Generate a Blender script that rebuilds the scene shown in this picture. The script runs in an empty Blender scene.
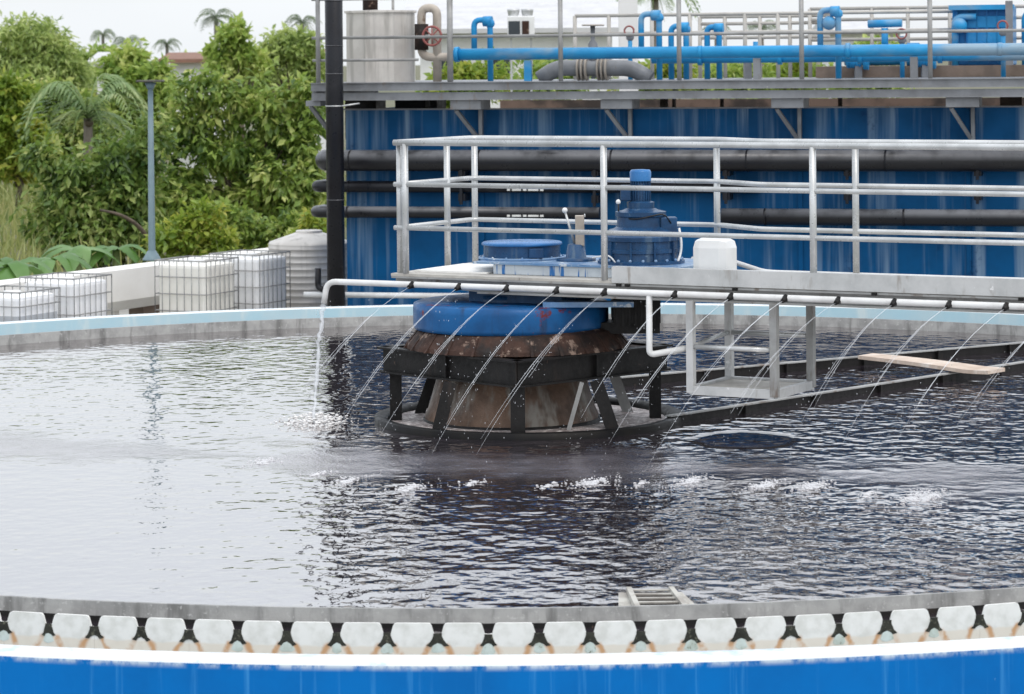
import bpy, math, random
import numpy as np
from mathutils import Vector, Matrix
random.seed(7); np.random.seed(7)
R = math.radians
scene = bpy.context.scene
COL = scene.collection

# ------------------------------------------------------------------ camera, sky, sun, exposure
EYE = 3.14            # eye height over the tank water (z = 0)
F, CX, HY, ROLL = 2800.0, 512.0, 60.0, 0.009
cam = bpy.data.cameras.new("camera"); cam_o = bpy.data.objects.new("camera", cam); COL.objects.link(cam_o)
cam.sensor_width = 36; cam.lens = F / 1024 * 36
cam.shift_y = -(347 - HY) / 1024
cam.clip_start = 0.5; cam.clip_end = 3000
cam_o.location = (0, 0, EYE); cam_o.rotation_euler = (R(90), ROLL, 0)
cam.dof.use_dof = True; cam.dof.focus_distance = 22.5; cam.dof.aperture_fstop = 5.0
scene.camera = cam_o

world = bpy.data.worlds.new("World"); scene.world = world; world.use_nodes = True
wn, wl = world.node_tree.nodes, world.node_tree.links
wn.clear()
SUN_EL, SUN_AZ = R(58), R(150)          # azimuth clockwise from +Y
sky = wn.new("ShaderNodeTexSky"); sky.sky_type = 'NISHITA'; sky.sun_disc = False
sky.sun_elevation = SUN_EL; sky.sun_rotation = SUN_AZ; sky.air_density = 1.0; sky.dust_density = 4.0
b1 = wn.new("ShaderNodeBackground"); b1.inputs[1].default_value = 0.05
cloud = wn.new("ShaderNodeBackground"); cloud.inputs[0].default_value = (0.93, 0.965, 1.0, 1); cloud.inputs[1].default_value = 1.05
# overcast sky: a little brighter towards the zenith, faint soft cloud tone
tcw = wn.new("ShaderNodeTexCoord"); sepw = wn.new("ShaderNodeSeparateXYZ"); wl.new(tcw.outputs["Generated"], sepw.inputs[0])
gradw = wn.new("ShaderNodeMapRange"); gradw.inputs[3].default_value = 0.84; gradw.inputs[4].default_value = 1.30; wl.new(sepw.outputs[2], gradw.inputs[0])
cln = wn.new("ShaderNodeTexNoise"); cln.inputs["Scale"].default_value = 5; cln.inputs["Detail"].default_value = 4
mpw = wn.new("ShaderNodeMapping"); mpw.inputs["Scale"].default_value = (1, 1, 3); wl.new(tcw.outputs["Generated"], mpw.inputs[0]); wl.new(mpw.outputs[0], cln.inputs["Vector"])
clr = wn.new("ShaderNodeMapRange"); clr.inputs[1].default_value = .3; clr.inputs[2].default_value = .7; clr.inputs[3].default_value = .95; clr.inputs[4].default_value = 1.04; wl.new(cln.outputs[0], clr.inputs[0])
mulw = wn.new("ShaderNodeMath"); mulw.operation = 'MULTIPLY'; wl.new(gradw.outputs[0], mulw.inputs[0]); wl.new(clr.outputs[0], mulw.inputs[1]); wl.new(mulw.outputs[0], cloud.inputs[1])
add = wn.new("ShaderNodeAddShader"); wo = wn.new("ShaderNodeOutputWorld")
wl.new(sky.outputs[0], b1.inputs[0]); wl.new(b1.outputs[0], add.inputs[0]); wl.new(cloud.outputs[0], add.inputs[1]); wl.new(add.outputs[0], wo.inputs[0])

sun = bpy.data.lights.new("sun", 'SUN'); sun.energy = 0.6; sun.angle = R(14); sun.color = (1, 0.96, 0.9)
sun_o = bpy.data.objects.new("sun", sun); COL.objects.link(sun_o)
sd = Vector((math.sin(SUN_AZ) * math.cos(SUN_EL), math.cos(SUN_AZ) * math.cos(SUN_EL), math.sin(SUN_EL)))
sun_o.rotation_euler = sd.to_track_quat('Z', 'Y').to_euler(); sun_o.location = (0, 0, 30)
scene.view_settings.view_transform = 'Standard'; scene.view_settings.look = 'None'
scene.view_settings.exposure = 0.15; scene.view_settings.gamma = 1.0

# ------------------------------------------------------------------ helpers
def P(px, py, Y):
    """world point seen at pixel (px, py) of the photograph at distance Y"""
    dx, dy = px - CX, py - HY
    return Vector(((dx - ROLL * dy) * Y / F, Y, EYE - (dy + ROLL * dx) * Y / F))

def srgb(r, g, b):
    f = lambda c: (c / 255 / 12.92) if c <= 10 else ((c / 255 + 0.055) / 1.055) ** 2.4
    return (f(r), f(g), f(b))

OFF = {}
def prop(o, label=None, cat=None, group=None, kind=None):
    if label: o["label"] = label
    if cat: o["category"] = cat
    if group: o["group"] = group
    if kind: o["kind"] = kind
    return o

def thing(name, label, cat, loc, group=None):
    o = bpy.data.objects.new(name, None); COL.objects.link(o); o.location = loc; o.empty_display_size = 0.1
    OFF[o.name] = Vector(loc)
    return prop(o, label, cat, group)

class MB:
    def __init__(s): s.v, s.f, s.sm = [], [], []
    def add(s, vs, fs, smooth=False):
        n = len(s.v); s.v += [tuple(v) for v in vs]
        for f in fs: s.f.append(tuple(n + i for i in f)); s.sm.append(smooth)
        return s
    def obox(s, c, ax, ay, az):
        """oriented box: centre and three half-axis vectors"""
        c, ax, ay, az = map(Vector, (c, ax, ay, az))
        vs = [c + i * ax + j * ay + k * az for k in (-1, 1) for j in (-1, 1) for i in (-1, 1)]
        fs = [(0, 2, 3, 1), (4, 5, 7, 6), (0, 1, 5, 4), (2, 6, 7, 3), (0, 4, 6, 2), (1, 3, 7, 5)]
        if ax.cross(ay).dot(az) < 0: fs = [f[::-1] for f in fs]
        return s.add(vs, fs)
    def box(s, x0, x1, y0, y1, z0, z1):
        return s.obox(((x0 + x1) / 2, (y0 + y1) / 2, (z0 + z1) / 2), ((x1 - x0) / 2, 0, 0), (0, (y1 - y0) / 2, 0), (0, 0, (z1 - z0) / 2))
    def bar(s, a, b, w, h, up=(0, 0, 1)):
        """rectangular bar from a to b, width w across, height h along up"""
        a, b, up = Vector(a), Vector(b), Vector(up); d = b - a; L = d.length; d.normalize()
        side = d.cross(up)
        if side.length < 1e-4: side = d.cross(Vector((0, 1, 0)))
        side.normalize(); u = side.cross(d)
        return s.obox((a + b) / 2, d * L / 2, side * w / 2, u * h / 2)
    def tube(s, pts, r, n=10, cap=True, smooth=True):
        pts = [Vector(p) for p in pts]
        rs = r if isinstance(r, (list, tuple)) else [r] * len(pts)
        rings = []; prev = None
        for i, p in enumerate(pts):
            t = (pts[min(i + 1, len(pts) - 1)] - pts[max(i - 1, 0)])
            if t.length < 1e-9: t = Vector((0, 0, 1))
            t.normalize()
            if prev is None:
                ref = Vector((0, 0, 1)) if abs(t.z) < 0.9 else Vector((0, 1, 0))
                u = t.cross(ref).normalized()
            else:
                u = (prev - t * prev.dot(t))
                u = u.normalized() if u.length > 1e-6 else t.cross(Vector((0, 1, 0))).normalized()
            prev = u; w = t.cross(u)
            rings.append([p + rs[i] * (math.cos(a) * u + math.sin(a) * w) for a in [2 * math.pi * k / n for k in range(n)]])
        vs = [v for ring in rings for v in ring]; fs = []
        for i in range(len(rings) - 1):
            for k in range(n):
                a, b = i * n + k, i * n + (k + 1) % n
                fs.append((a, b, b + n, a + n))
        s.add(vs, fs, smooth)
        if cap:
            m = len(s.v) - len(vs); s.f.append(tuple(m + k for k in range(n))[::-1]); s.sm.append(False)
            e = m + (len(rings) - 1) * n; s.f.append(tuple(e + k for k in range(n))); s.sm.append(False)
        return s
    def lathe(s, c, prof, n=32, a0=0.0, a1=2 * math.pi, smooth=True, closed_profile=False, rot=0.0):
        """prof = [(r, z)] turned about the vertical axis through c"""
        c = Vector(c); full = abs(a1 - a0 - 2 * math.pi) < 1e-6
        m = n if full else n + 1; k = len(prof); vs = []
        for i in range(m):
            a = a0 + (a1 - a0) * i / n + rot
            for r, z in prof: vs.append(c + Vector((r * math.cos(a), r * math.sin(a), z)))
        fs = []
        jr = range(k) if closed_profile else range(k - 1)
        for i in range(n):
            i2 = (i + 1) % m
            for j in jr:
                j2 = (j + 1) % k
                fs.append((i * k + j, i2 * k + j, i2 * k + j2, i * k + j2))
        s.add(vs, fs, smooth)
        return s
    def prism(s, poly, a, u, w, d):
        """polygon poly [(p,q)] at a + p*u + q*w, extruded by vector d"""
        a, u, w, d = map(Vector, (a, u, w, d)); n = len(poly)
        vs = [a + p * u + q * w for p, q in poly]; vs += [v + d for v in vs]
        fs = [tuple(range(n))[::-1], tuple(range(n, 2 * n))] + [(i, (i + 1) % n, n + (i + 1) % n, n + i) for i in range(n)]
        if u.cross(w).dot(d) < 0: fs = [f[::-1] for f in fs]
        return s.add(vs, fs)
    def ball(s, c, r, n=6, m=4, sc=(1, 1, 1)):
        c = Vector(c); prof = []
        vs = [c + Vector((0, 0, -r * sc[2]))]
        for j in range(1, m):
            b = -math.pi / 2 + math.pi * j / m
            for i in range(n):
                a = 2 * math.pi * i / n
                vs.append(c + Vector((r * math.cos(b) * math.cos(a) * sc[0], r * math.cos(b) * math.sin(a) * sc[1], r * math.sin(b) * sc[2])))
        vs.append(c + Vector((0, 0, r * sc[2]))); fs = []
        for i in range(n):
            fs.append((0, 1 + (i + 1) % n, 1 + i))
            for j in range(m - 2):
                fs.append((1 + j * n + i, 1 + j * n + (i + 1) % n, 1 + (j + 1) * n + (i + 1) % n, 1 + (j + 1) * n + i))
            fs.append((1 + (m - 2) * n + i, 1 + (m - 2) * n + (i + 1) % n, len(vs) - 1))
        return s.add(vs, fs, True)
    def build(s, name, mat, parent=None, bevel=0.0, kind=None):
        me = bpy.data.meshes.new(name)
        if parent is not None: off = OFF[parent.name]
        else:
            arr = np.array(s.v); lo, hi = arr.min(0), arr.max(0)
            off = Vector(((lo[0] + hi[0]) / 2, (lo[1] + hi[1]) / 2, lo[2]))
        me.from_pydata([(v[0] - off[0], v[1] - off[1], v[2] - off[2]) for v in s.v], [], s.f)
        me.polygons.foreach_set("use_smooth", s.sm); me.update()
        o = bpy.data.objects.new(name, me); COL.objects.link(o); o.data.materials.append(mat)
        if parent is not None: o.parent = parent
        else: o.location = off
        OFF[o.name] = Vector(off)
        if bevel:
            b = o.modifiers.new("edge", 'BEVEL'); b.width = bevel; b.segments = 2; b.limit_method = 'ANGLE'; b.angle_limit = R(40)
        if kind: o["kind"] = kind
        return o

def fast_mesh(name, verts, faces4, mat, parent=None, smooth=False):
    """numpy quads"""
    me = bpy.data.meshes.new(name); nv, nf = len(verts), len(faces4); k = faces4.shape[1]
    off = OFF[parent.name] if parent is not None else Vector((0, 0, 0))
    vv = (verts - np.array(off)).astype(np.float32)
    me.vertices.add(nv); me.vertices.foreach_set("co", vv.ravel())
    me.loops.add(nf * k); me.loops.foreach_set("vertex_index", faces4.ravel().astype(np.int32))
    me.polygons.add(nf); me.polygons.foreach_set("loop_start", (np.arange(nf) * k).astype(np.int32))
    me.polygons.foreach_set("use_smooth", np.full(nf, smooth))
    me.update(calc_edges=True)
    o = bpy.data.objects.new(name, me); COL.objects.link(o); me.materials.append(mat)
    if parent is not None: o.parent = parent
    OFF[o.name] = Vector(off)
    return o

def arc_pts(c, r, a0, a1, u, w, n=8):
    c, u, w = Vector(c), Vector(u), Vector(w)
    return [c + r * (math.cos(a0 + (a1 - a0) * i / n) * u + math.sin(a0 + (a1 - a0) * i / n) * w) for i in range(n + 1)]

def bend(pts, rad, n=5):
    """polyline with rounded corners"""
    pts = [Vector(p) for p in pts]; out = [pts[0]]
    for i in range(1, len(pts) - 1):
        a, b, c = pts[i - 1], pts[i], pts[i + 1]
        d1, d2 = (a - b), (c - b); r = min(rad, d1.length * .49, d2.length * .49); d1.normalize(); d2.normalize()
        p0, p2 = b + d1 * r, b + d2 * r
        for k in range(n + 1):
            t = k / n; out.append((1 - t) ** 2 * p0 + 2 * t * (1 - t) * b + t * t * p2)
    out.append(pts[-1]); return out

# ------------------------------------------------------------------ materials
MATS = {}
def mat(name, c1, c2=None, scale=3.0, rough=0.5, metal=0.0, streak=None, samt=(0.55, 0.75), sscale=(5, 5, .35), spot=None, spt=(0.62, 0.68), spscale=9, bump=0.0, bscale=40, lo=.35, hi=.7, spec=None, drip=None, dz=(1.7, 2.4), damt=(.5, .62), dscale=(7, 7, .2), top_light=None):
    m = bpy.data.materials.new(name); m.use_nodes = True; nt = m.node_tree; N, L = nt.nodes, nt.links
    bs = N["Principled BSDF"]; bs.inputs["Roughness"].default_value = rough; bs.inputs["Metallic"].default_value = metal
    if spec is None: spec = .3
    bs.inputs["Specular IOR Level"].default_value = spec
    geo = N.new("ShaderNodeNewGeometry")
    col = None
    def noise(sc, vec_scale=None, detail=5, r=0.6):
        n = N.new("ShaderNodeTexNoise"); n.inputs["Scale"].default_value = sc; n.inputs["Detail"].default_value = detail; n.inputs["Roughness"].default_value = r
        if vec_scale:
            mp = N.new("ShaderNodeMapping"); mp.inputs["Scale"].default_value = vec_scale
            L.new(geo.outputs["Position"], mp.inputs[0]); L.new(mp.outputs[0], n.inputs["Vector"])
        else: L.new(geo.outputs["Position"], n.inputs["Vector"])
        return n.outputs["Fac"]
    def ramp(fac, a, b):
        r_ = N.new("ShaderNodeMapRange"); r_.inputs[1].default_value = a; r_.inputs[2].default_value = b; r_.interpolation_type = 'SMOOTHSTEP'
        L.new(fac, r_.inputs[0]); return r_.outputs[0]
    def mix(fac, a, b):
        x = N.new("ShaderNodeMix"); x.data_type = 'RGBA'
        L.new(fac, x.inputs[0])
        for s_, v in ((6, a), (7, b)):
            if isinstance(v, tuple): x.inputs[s_].default_value = (*v, 1)
            else: L.new(v, x.inputs[s_])
        return x.outputs[2]
    if c2 is None: c2 = tuple(c * .82 for c in c1)
    col = mix(ramp(noise(scale), lo, hi), c1, c2)
    if streak: col = mix(ramp(noise(1.0, sscale, 4, .65), *samt), col, streak)
    if spot: col = mix(ramp(noise(spscale, None, 6, .7), *spt), col, spot)
    if drip or top_light:
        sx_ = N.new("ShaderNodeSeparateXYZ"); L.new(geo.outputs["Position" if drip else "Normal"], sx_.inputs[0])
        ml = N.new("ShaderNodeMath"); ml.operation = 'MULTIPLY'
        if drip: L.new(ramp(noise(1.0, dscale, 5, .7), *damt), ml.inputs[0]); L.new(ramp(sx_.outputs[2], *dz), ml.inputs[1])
        else: L.new(ramp(noise(2.5), .2, .6), ml.inputs[0]); L.new(ramp(sx_.outputs[2], -.1, .95), ml.inputs[1])  # painted highlight: colour blends in where the normal points up
        col = mix(ml.outputs[0], col, drip or top_light)
    L.new(col, bs.inputs["Base Color"])
    rr = N.new("ShaderNodeMapRange"); L.new(noise(scale * 4), rr.inputs[0]); rr.inputs[1].default_value = .3; rr.inputs[2].default_value = .7
    rr.inputs[3].default_value = max(.03, rough - .12); rr.inputs[4].default_value = min(1, rough + .12); L.new(rr.outputs[0], bs.inputs["Roughness"])
    if bump:
        bp = N.new("ShaderNodeBump"); bp.inputs["Strength"].default_value = 1; bp.inputs["Distance"].default_value = bump
        L.new(noise(bscale), bp.inputs["Height"]); L.new(bp.outputs[0], bs.inputs["Normal"])
    MATS[name] = m; return m

GALV = mat("galvanised rail", (.60, .61, .61), (.44, .45, .45), 4, .34, .45, spot=(.36, .33, .30), spt=(.71, .77), spscale=12)
GALVU = mat("dull grey rail", (.34, .34, .335), (.25, .25, .245), 4, .5, .1)
RAILB = mat("beige grey rail", (.50, .48, .44), (.42, .40, .37), 4, .55)
STEELP = mat("grey painted steel", (.26, .27, .285), (.185, .19, .20), 2.5, .5, .1, streak=(.20, .17, .15), samt=(.6, .72), sscale=(6, 6, 2), spot=(.55, .55, .55), spt=(.68, .72), spscale=5)
CHAN = mat("pale channel steel", (.56, .565, .565), (.42, .43, .43), 3, .45, .15, streak=(.33, .31, .29), samt=(.56, .72), sscale=(9, 9, 2), spot=(.72, .72, .72), spt=(.64, .7), spscale=7)
GIRD = mat("weathered girder", (.36, .365, .36), (.25, .25, .245), 3, .6, .1, streak=(.17, .14, .12), samt=(.56, .7), sscale=(5, 5, 1.5), spot=(.22, .10, .05), spt=(.67, .72), spscale=10)
DECKP = mat("deck plate", (.50, .48, .44), (.38, .36, .33), 4, .65, streak=None, spot=(.22, .15, .09), spt=(.66, .74), spscale=9)
WHITEP = mat("white pipe paint", (.70, .71, .71), (.58, .58, .57), 5, .4, spot=(.30, .22, .15), spt=(.69, .74), spscale=16)
BLUEW = mat("deep blue wall", (.002, .082, .225), (.002, .056, .155), 1.1, .5, streak=(.16, .25, .36), samt=(.48, .70), sscale=(3.6, 3.6, .13), spot=(.003, .03, .10), spt=(.60, .74), spscale=2.2, spec=.12, drip=(.30, .40, .50), dz=(1.75, 2.5), damt=(.55, .74), dscale=(3.4, 3.4, .10))
BLUET = mat("bright blue tank paint", (.0005, .155, .50), (.0005, .125, .42), 1.5, .5, spec=.12, streak=(.05, .27, .62), samt=(.55, .78), sscale=(16, 16, .5), spot=(.12, .34, .62), spt=(.72, .78), spscale=11, drip=(.60, .69, .76), dz=(.098, .136), damt=(.36, .60), dscale=(9, 9, 5))
BLUED = mat("blue drum paint", (.012, .105, .29), (.010, .07, .20), 3, .38, streak=(.02, .05, .12), samt=(.54, .70), sscale=(6, 6, 1), spec=.2, spot=(.15, .03, .04), spt=(.60, .66), spscale=3.6)
BLUEM = mat("blue machine paint", (.02, .075, .175), (.012, .042, .105), 6, .32, streak=(.07, .12, .19), samt=(.56, .7), sscale=(10, 10, 1), spot=(.13, .20, .28), spt=(.64, .7), spscale=14)
BLUEL = mat("blue lid paint", (.035, .17, .42), (.02, .12, .32), 5, .3, spot=(.15, .3, .48), spt=(.66, .72), spscale=12)
CYANP = mat("light blue pipe paint", (.025, .31, .62), (.02, .23, .50), 2, .38, streak=(.24, .36, .46), samt=(.50, .68), sscale=(.55, .8, 1.2))
PALEB = mat("pale blue lining", (.40, .59, .67), (.46, .60, .65), 2, .55, streak=(.60, .68, .68), samt=(.5, .75), sscale=(3, 3, .8))
LEDGE = mat("white ledge", (.70, .73, .74), (.70, .75, .76), 3, .6, spot=(.46, .57, .66), spt=(.54, .68), spscale=4)
BAFF = mat("grey baffle", (.37, .37, .36), (.26, .26, .255), 6, .65, streak=(.17, .17, .165), samt=(.5, .7), sscale=(7, 7, 1.5), spot=(.47, .47, .46), spt=(.58, .68), spscale=28, bump=.0015, bscale=60)
BLACKP = mat("black plastic pipe", (.011, .012, .016), (.008, .008, .011), 3, .34, spec=.3, streak=(.022, .022, .026), samt=(.6, .8), sscale=(2, 2, 2))
GREYPIPE = mat("grey black pipe with painted highlight", (.014, .015, .018), (.010, .010, .013), 2, .35, spec=.4, streak=(.03, .03, .034), samt=(.55, .8), sscale=(1, 1, 3), top_light=(.20, .205, .22))  # sky highlight along the pipe tops is painted into the colour
DARKIRON = mat("dark corroded steel", (.014, .013, .013), (.007, .007, .007), 4, .5, spec=.22, streak=(.026, .020, .017), samt=(.55, .72), sscale=(6, 6, 1), spot=(.075, .05, .04), spt=(.65, .71), spscale=12, bump=.003, bscale=30)
RUST = mat("rusty cone plating", (.060, .030, .021), (.016, .011, .010), 4, .75, .1, streak=(.022, .019, .018), samt=(.5, .68), sscale=(5, 5, 1.4), spot=(.23, .165, .13), spt=(.57, .65), spscale=7, bump=.006, bscale=22)
CORE = mat("stained column", (.17, .105, .07), (.06, .04, .03), 2.5, .5, streak=(.21, .195, .17), samt=(.52, .66), sscale=(3.5, 3.5, .7), spot=(.09, .05, .035), spt=(.60, .68), spscale=5, bump=.004)
STAINLESS = mat("stainless sheet", (.66, .63, .59), (.55, .52, .485), 2, .4, .25, streak=(.40, .38, .35), samt=(.5, .7), sscale=(5, 5, .5))
WHITEC = mat("white concrete", (.86, .85, .82), (.80, .785, .75), 2, .8, streak=(.60, .56, .50), samt=(.6, .8), sscale=(3, 3, .8), bump=.003)
BROWNC = mat("brown concrete", (.23, .175, .14), (.15, .115, .09), 2, .85, streak=(.15, .12, .10), samt=(.5, .7), sscale=(3, 3, 1), bump=.004)
PLASTW = mat("white plastic", (.80, .81, .81), (.74, .745, .74), 3, .4)
TOTE = mat("translucent tote plastic", (.86, .84, .78), (.79, .77, .70), 2, .45, streak=(.58, .56, .48), samt=(.6, .85), sscale=(3, 3, .8))
TOTEW = mat("clean white tote plastic", (.90, .90, .90), (.86, .86, .86), 2, .4)
CAGE = mat("tote cage tube", (.36, .36, .355), (.27, .27, .27), 5, .5, .3)
PALLET = mat("pallet wood", (.24, .19, .14), (.16, .12, .09), 6, .8)
BEIGEP = mat("beige pipe paint", (.46, .41, .35), (.36, .31, .26), 4, .5, spot=(.20, .14, .10), spt=(.63, .7), spscale=9)
REDP = mat("faded red handwheel", (.34, .11, .10), (.26, .09, .08), 8, .5)
GREYB = mat("grey blue lamp post", (.17, .24, .27), (.14, .20, .23), 4, .5)
LAMPH = mat("dark lamp head", (.10, .095, .085), None, 4, .5)
PLANK = mat("bleached plank", (.60, .50, .42), (.46, .36, .29), 3, .8, streak=(.68, .62, .56), samt=(.5, .7), sscale=(3, 9, 3))
GRATEM = mat("white grate paint", (.48, .47, .43), (.32, .30, .27), 7, .6, spot=(.22, .18, .13), spt=(.6, .7), spscale=20)
PRINT = mat("white pipe lettering", (.75, .75, .72), None, 9, .6)
ROOFG = mat("grey roof sheet", (.58, .58, .585), (.50, .50, .51), 2, .6)
ROOFR = mat("red brown roof", (.27, .15, .11), (.20, .12, .09), 3, .8)
HOUSEW = mat("house wall", (.80, .80, .79), (.72, .72, .71), 2, .8)
WINDOWM = mat("house window", (.05, .06, .07), None, 2, .25)
BARK = mat("bark", (.14, .11, .085), (.08, .065, .05), 8, .9, bump=.01, bscale=15)
PALMT = mat("palm trunk", (.22, .19, .16), (.15, .13, .11), 6, .9)
BASEW = mat("blue dripped white base", (.55, .60, .64), (.44, .49, .54), 4, .45, streak=(.03, .15, .40), samt=(.56, .62), sscale=(11, 11, .8))
BASET = mat("pale blue base top", (.22, .33, .48), (.10, .22, .42), 4, .35, spot=(.55, .6, .65), spt=(.55, .62), spscale=9)

def leaf_mat(name, dark, mid, light, trans=.35, cl=1.2):
    m = bpy.data.materials.new(name); m.use_nodes = True; N, L = m.node_tree.nodes, m.node_tree.links
    bs = N["Principled BSDF"]; out = N["Material Output"]
    geo = N.new("ShaderNodeNewGeometry"); rp = N.new("ShaderNodeValToRGB")
    rp.color_ramp.elements[0].color = (*dark, 1); rp.color_ramp.elements[1].color = (*light, 1); rp.color_ramp.elements[0].position = .1; rp.color_ramp.elements[1].position = .95
    e = rp.color_ramp.elements.new(.55); e.color = (*mid, 1)
    ns = N.new("ShaderNodeTexNoise"); ns.inputs["Scale"].default_value = cl; ns.inputs["Detail"].default_value = 3
    L.new(geo.outputs["Position"], ns.inputs["Vector"])
    mr = N.new("ShaderNodeMapRange"); mr.inputs[1].default_value = .3; mr.inputs[2].default_value = .7; L.new(ns.outputs[0], mr.inputs[0])
    mx = N.new("ShaderNodeMix"); mx.inputs[0].default_value = .5; L.new(geo.outputs["Random Per Island"], mx.inputs[2]); L.new(mr.outputs[0], mx.inputs[3])
    L.new(mx.outputs[0], rp.inputs[0]); L.new(rp.outputs[0], bs.inputs["Base Color"])
    bs.inputs["Roughness"].default_value = .42; bs.inputs["Specular IOR Level"].default_value = .5
    tr = N.new("ShaderNodeBsdfTranslucent"); hs = N.new("ShaderNodeHueSaturation"); hs.inputs["Value"].default_value = 1.5; hs.inputs["Hue"].default_value = .48
    L.new(rp.outputs[0], hs.inputs["Color"]); L.new(hs.outputs[0], tr.inputs[0])
    ms = N.new("ShaderNodeMixShader"); ms.inputs[0].default_value = trans
    L.new(bs.outputs[0], ms.inputs[1]); L.new(tr.outputs[0], ms.inputs[2]); L.new(ms.outputs[0], out.inputs[0])
    return m
LEAF_OLIVE = leaf_mat("olive green leaves", (.05, .11, .022), (.23, .34, .065), (.60, .62, .24))
LEAF_DARK = leaf_mat("dark green leaves", (.04, .09, .022), (.155, .25, .05), (.44, .48, .18))
LEAF_LIME = leaf_mat("lime leaves", (.12, .22, .03), (.24, .34, .05), (.48, .46, .10), .4)
LEAF_FRESH = leaf_mat("fresh green leaves", (.11, .21, .04), (.30, .42, .09), (.56, .60, .23), .4)
LEAF_BAMBOO = leaf_mat("feathery green leaves", (.15, .24, .07), (.34, .44, .14), (.56, .61, .28), .4)
LEAF_PALM = leaf_mat("palm leaflets", (.11, .19, .07), (.20, .30, .11), (.40, .45, .22), .3)
LEAF_FAR = leaf_mat("far palm leaves", (.14, .19, .12), (.20, .26, .16), (.30, .34, .22), .3)
LEAF_BANANA = leaf_mat("banana leaf", (.05, .12, .02), (.10, .22, .05), (.26, .40, .16), .25)
GRASSM = leaf_mat("tall dry grass", (.13, .19, .05), (.27, .30, .10), (.44, .41, .19), .3)

def water_mat():
    m = bpy.data.materials.new("dark clarifier water"); m.use_nodes = True; N, L = m.node_tree.nodes, m.node_tree.links
    bs = N["Principled BSDF"]; geo = N.new("ShaderNodeNewGeometry"); sep = N.new("ShaderNodeSeparateXYZ"); L.new(geo.outputs["Position"], sep.inputs[0])
    def math_(op, a, b=None):
        x = N.new("ShaderNodeMath"); x.operation = op
        for i, v in enumerate((a, b)):
            if v is None: continue
            if isinstance(v, (int, float)): x.inputs[i].default_value = v
            else: L.new(v, x.inputs[i])
        return x.outputs[0]
    def rng(v, a, b, c=0., d=1.):
        r_ = N.new("ShaderNodeMapRange"); r_.interpolation_type = 'SMOOTHSTEP'; L.new(v, r_.inputs[0])
        for i, q in enumerate((a, b, c, d)): r_.inputs[i + 1].default_value = q
        return r_.outputs[0]
    def noise(scale, sc3=(1, 1, 1), det=2, rot=0):
        mp = N.new("ShaderNodeMapping"); mp.inputs["Scale"].default_value = sc3; mp.inputs["Rotation"].default_value = (0, 0, rot)
        n = N.new("ShaderNodeTexNoise"); n.inputs["Scale"].default_value = scale; n.inputs["Detail"].default_value = det; n.inputs["Roughness"].default_value = .5
        L.new(geo.outputs["Position"], mp.inputs[0]); L.new(mp.outputs[0], n.inputs["Vector"]); return n.outputs[0]
    X, Y = sep.outputs[0], sep.outputs[1]
    # patch of fine bubbles along the line where the jets land, broken up by noise
    line = math_('ADD', math_('MULTIPLY', X, .28), Y)
    dist = math_('ABSOLUTE', math_('SUBTRACT', line, 21.55))
    wob = math_('ADD', math_('MULTIPLY', math_('SUBTRACT', noise(.55, (1, 1, 1), 5), .5), 3.2), math_('MULTIPLY', math_('SUBTRACT', noise(4, (.6, 1, 1), 4), .5), .8))
    band = rng(math_('ADD', dist, wob), .0, 1.1, 1, 0)
    # smooth upwelling
    ex = math_('DIVIDE', math_('SUBTRACT', X, 1.86), .42); ey = math_('DIVIDE', math_('SUBTRACT', Y, 22.8), .5)
    el = math_('ADD', math_('MULTIPLY', ex, ex), math_('MULTIPLY', ey, ey))
    up = rng(math_('ADD', el, math_('MULTIPLY', math_('SUBTRACT', noise(3), .5), .8)), .6, 1.5, 0, 1)
    h1 = noise(5.6, (1.15, .9, 1), .8, .12); h2 = noise(12, (1.1, .9, 1), .8, -.25); h3 = noise(1.1, (1, 1, 1), 1)
    h = math_('ADD', math_('ADD', math_('MULTIPLY', h1, .021), math_('MULTIPLY', h2, .0085)), math_('MULTIPLY', h3, .02))
    amp = math_('MULTIPLY', math_('MULTIPLY', rng(noise(.35, (1, 1, 1), 2), .3, .7, .8, 1.2), rng(band, 0, 1, 1, .55)), rng(up, 0, 1, .15, 1))
    calm = rng(math_('ADD', math_('ADD', X, math_('MULTIPLY', math_('SUBTRACT', noise(.8, (1, 1, 1), 3), .5), 1.2)), math_('MULTIPLY', math_('SUBTRACT', Y, 16), -.02)), -2.4, -.5, .34, 1)
    amp = math_('MULTIPLY', amp, calm)
    hb = math_('MULTIPLY', h, amp)
    fine = math_('MULTIPLY', math_('MULTIPLY', noise(45, (1, 1, 1), 2), .004), band)
    bp = N.new("ShaderNodeBump"); bp.inputs["Distance"].default_value = 1.0; bp.inputs["Strength"].default_value = 1.0
    L.new(math_('ADD', hb, fine), bp.inputs["Height"]); L.new(bp.outputs[0], bs.inputs["Normal"])
    mx = N.new("ShaderNodeMix"); mx.data_type = 'RGBA'; mx.inputs[6].default_value = (.030, .024, .031, 1); mx.inputs[7].default_value = (.19, .175, .20, 1)
    L.new(math_('MULTIPLY', band, rng(noise(3, (1, 1, 1), 4), .35, .7, .35, .9)), mx.inputs[0]); L.new(mx.outputs[2], bs.inputs["Base Color"])
    L.new(rng(band, 0, 1, .035, .2), bs.inputs["Roughness"])
    bs.inputs["IOR"].default_value = 1.8
    gl = N.new("ShaderNodeBsdfGlossy"); gl.inputs[0].default_value = (1, .965, .95, 1); bs.inputs["Specular Tint"].default_value = (1, .96, .94, 1); L.new(bp.outputs[0], gl.inputs["Normal"]); L.new(rng(band, 0, 1, .035, .2), gl.inputs["Roughness"])
    ms = N.new("ShaderNodeMixShader"); L.new(rng(up, 0, 1, .02, .38), ms.inputs[0])
    L.new(bs.outputs[0], ms.inputs[1]); L.new(gl.outputs[0], ms.inputs[2]); L.new(ms.outputs[0], N["Material Output"].inputs[0])
    return m
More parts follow.
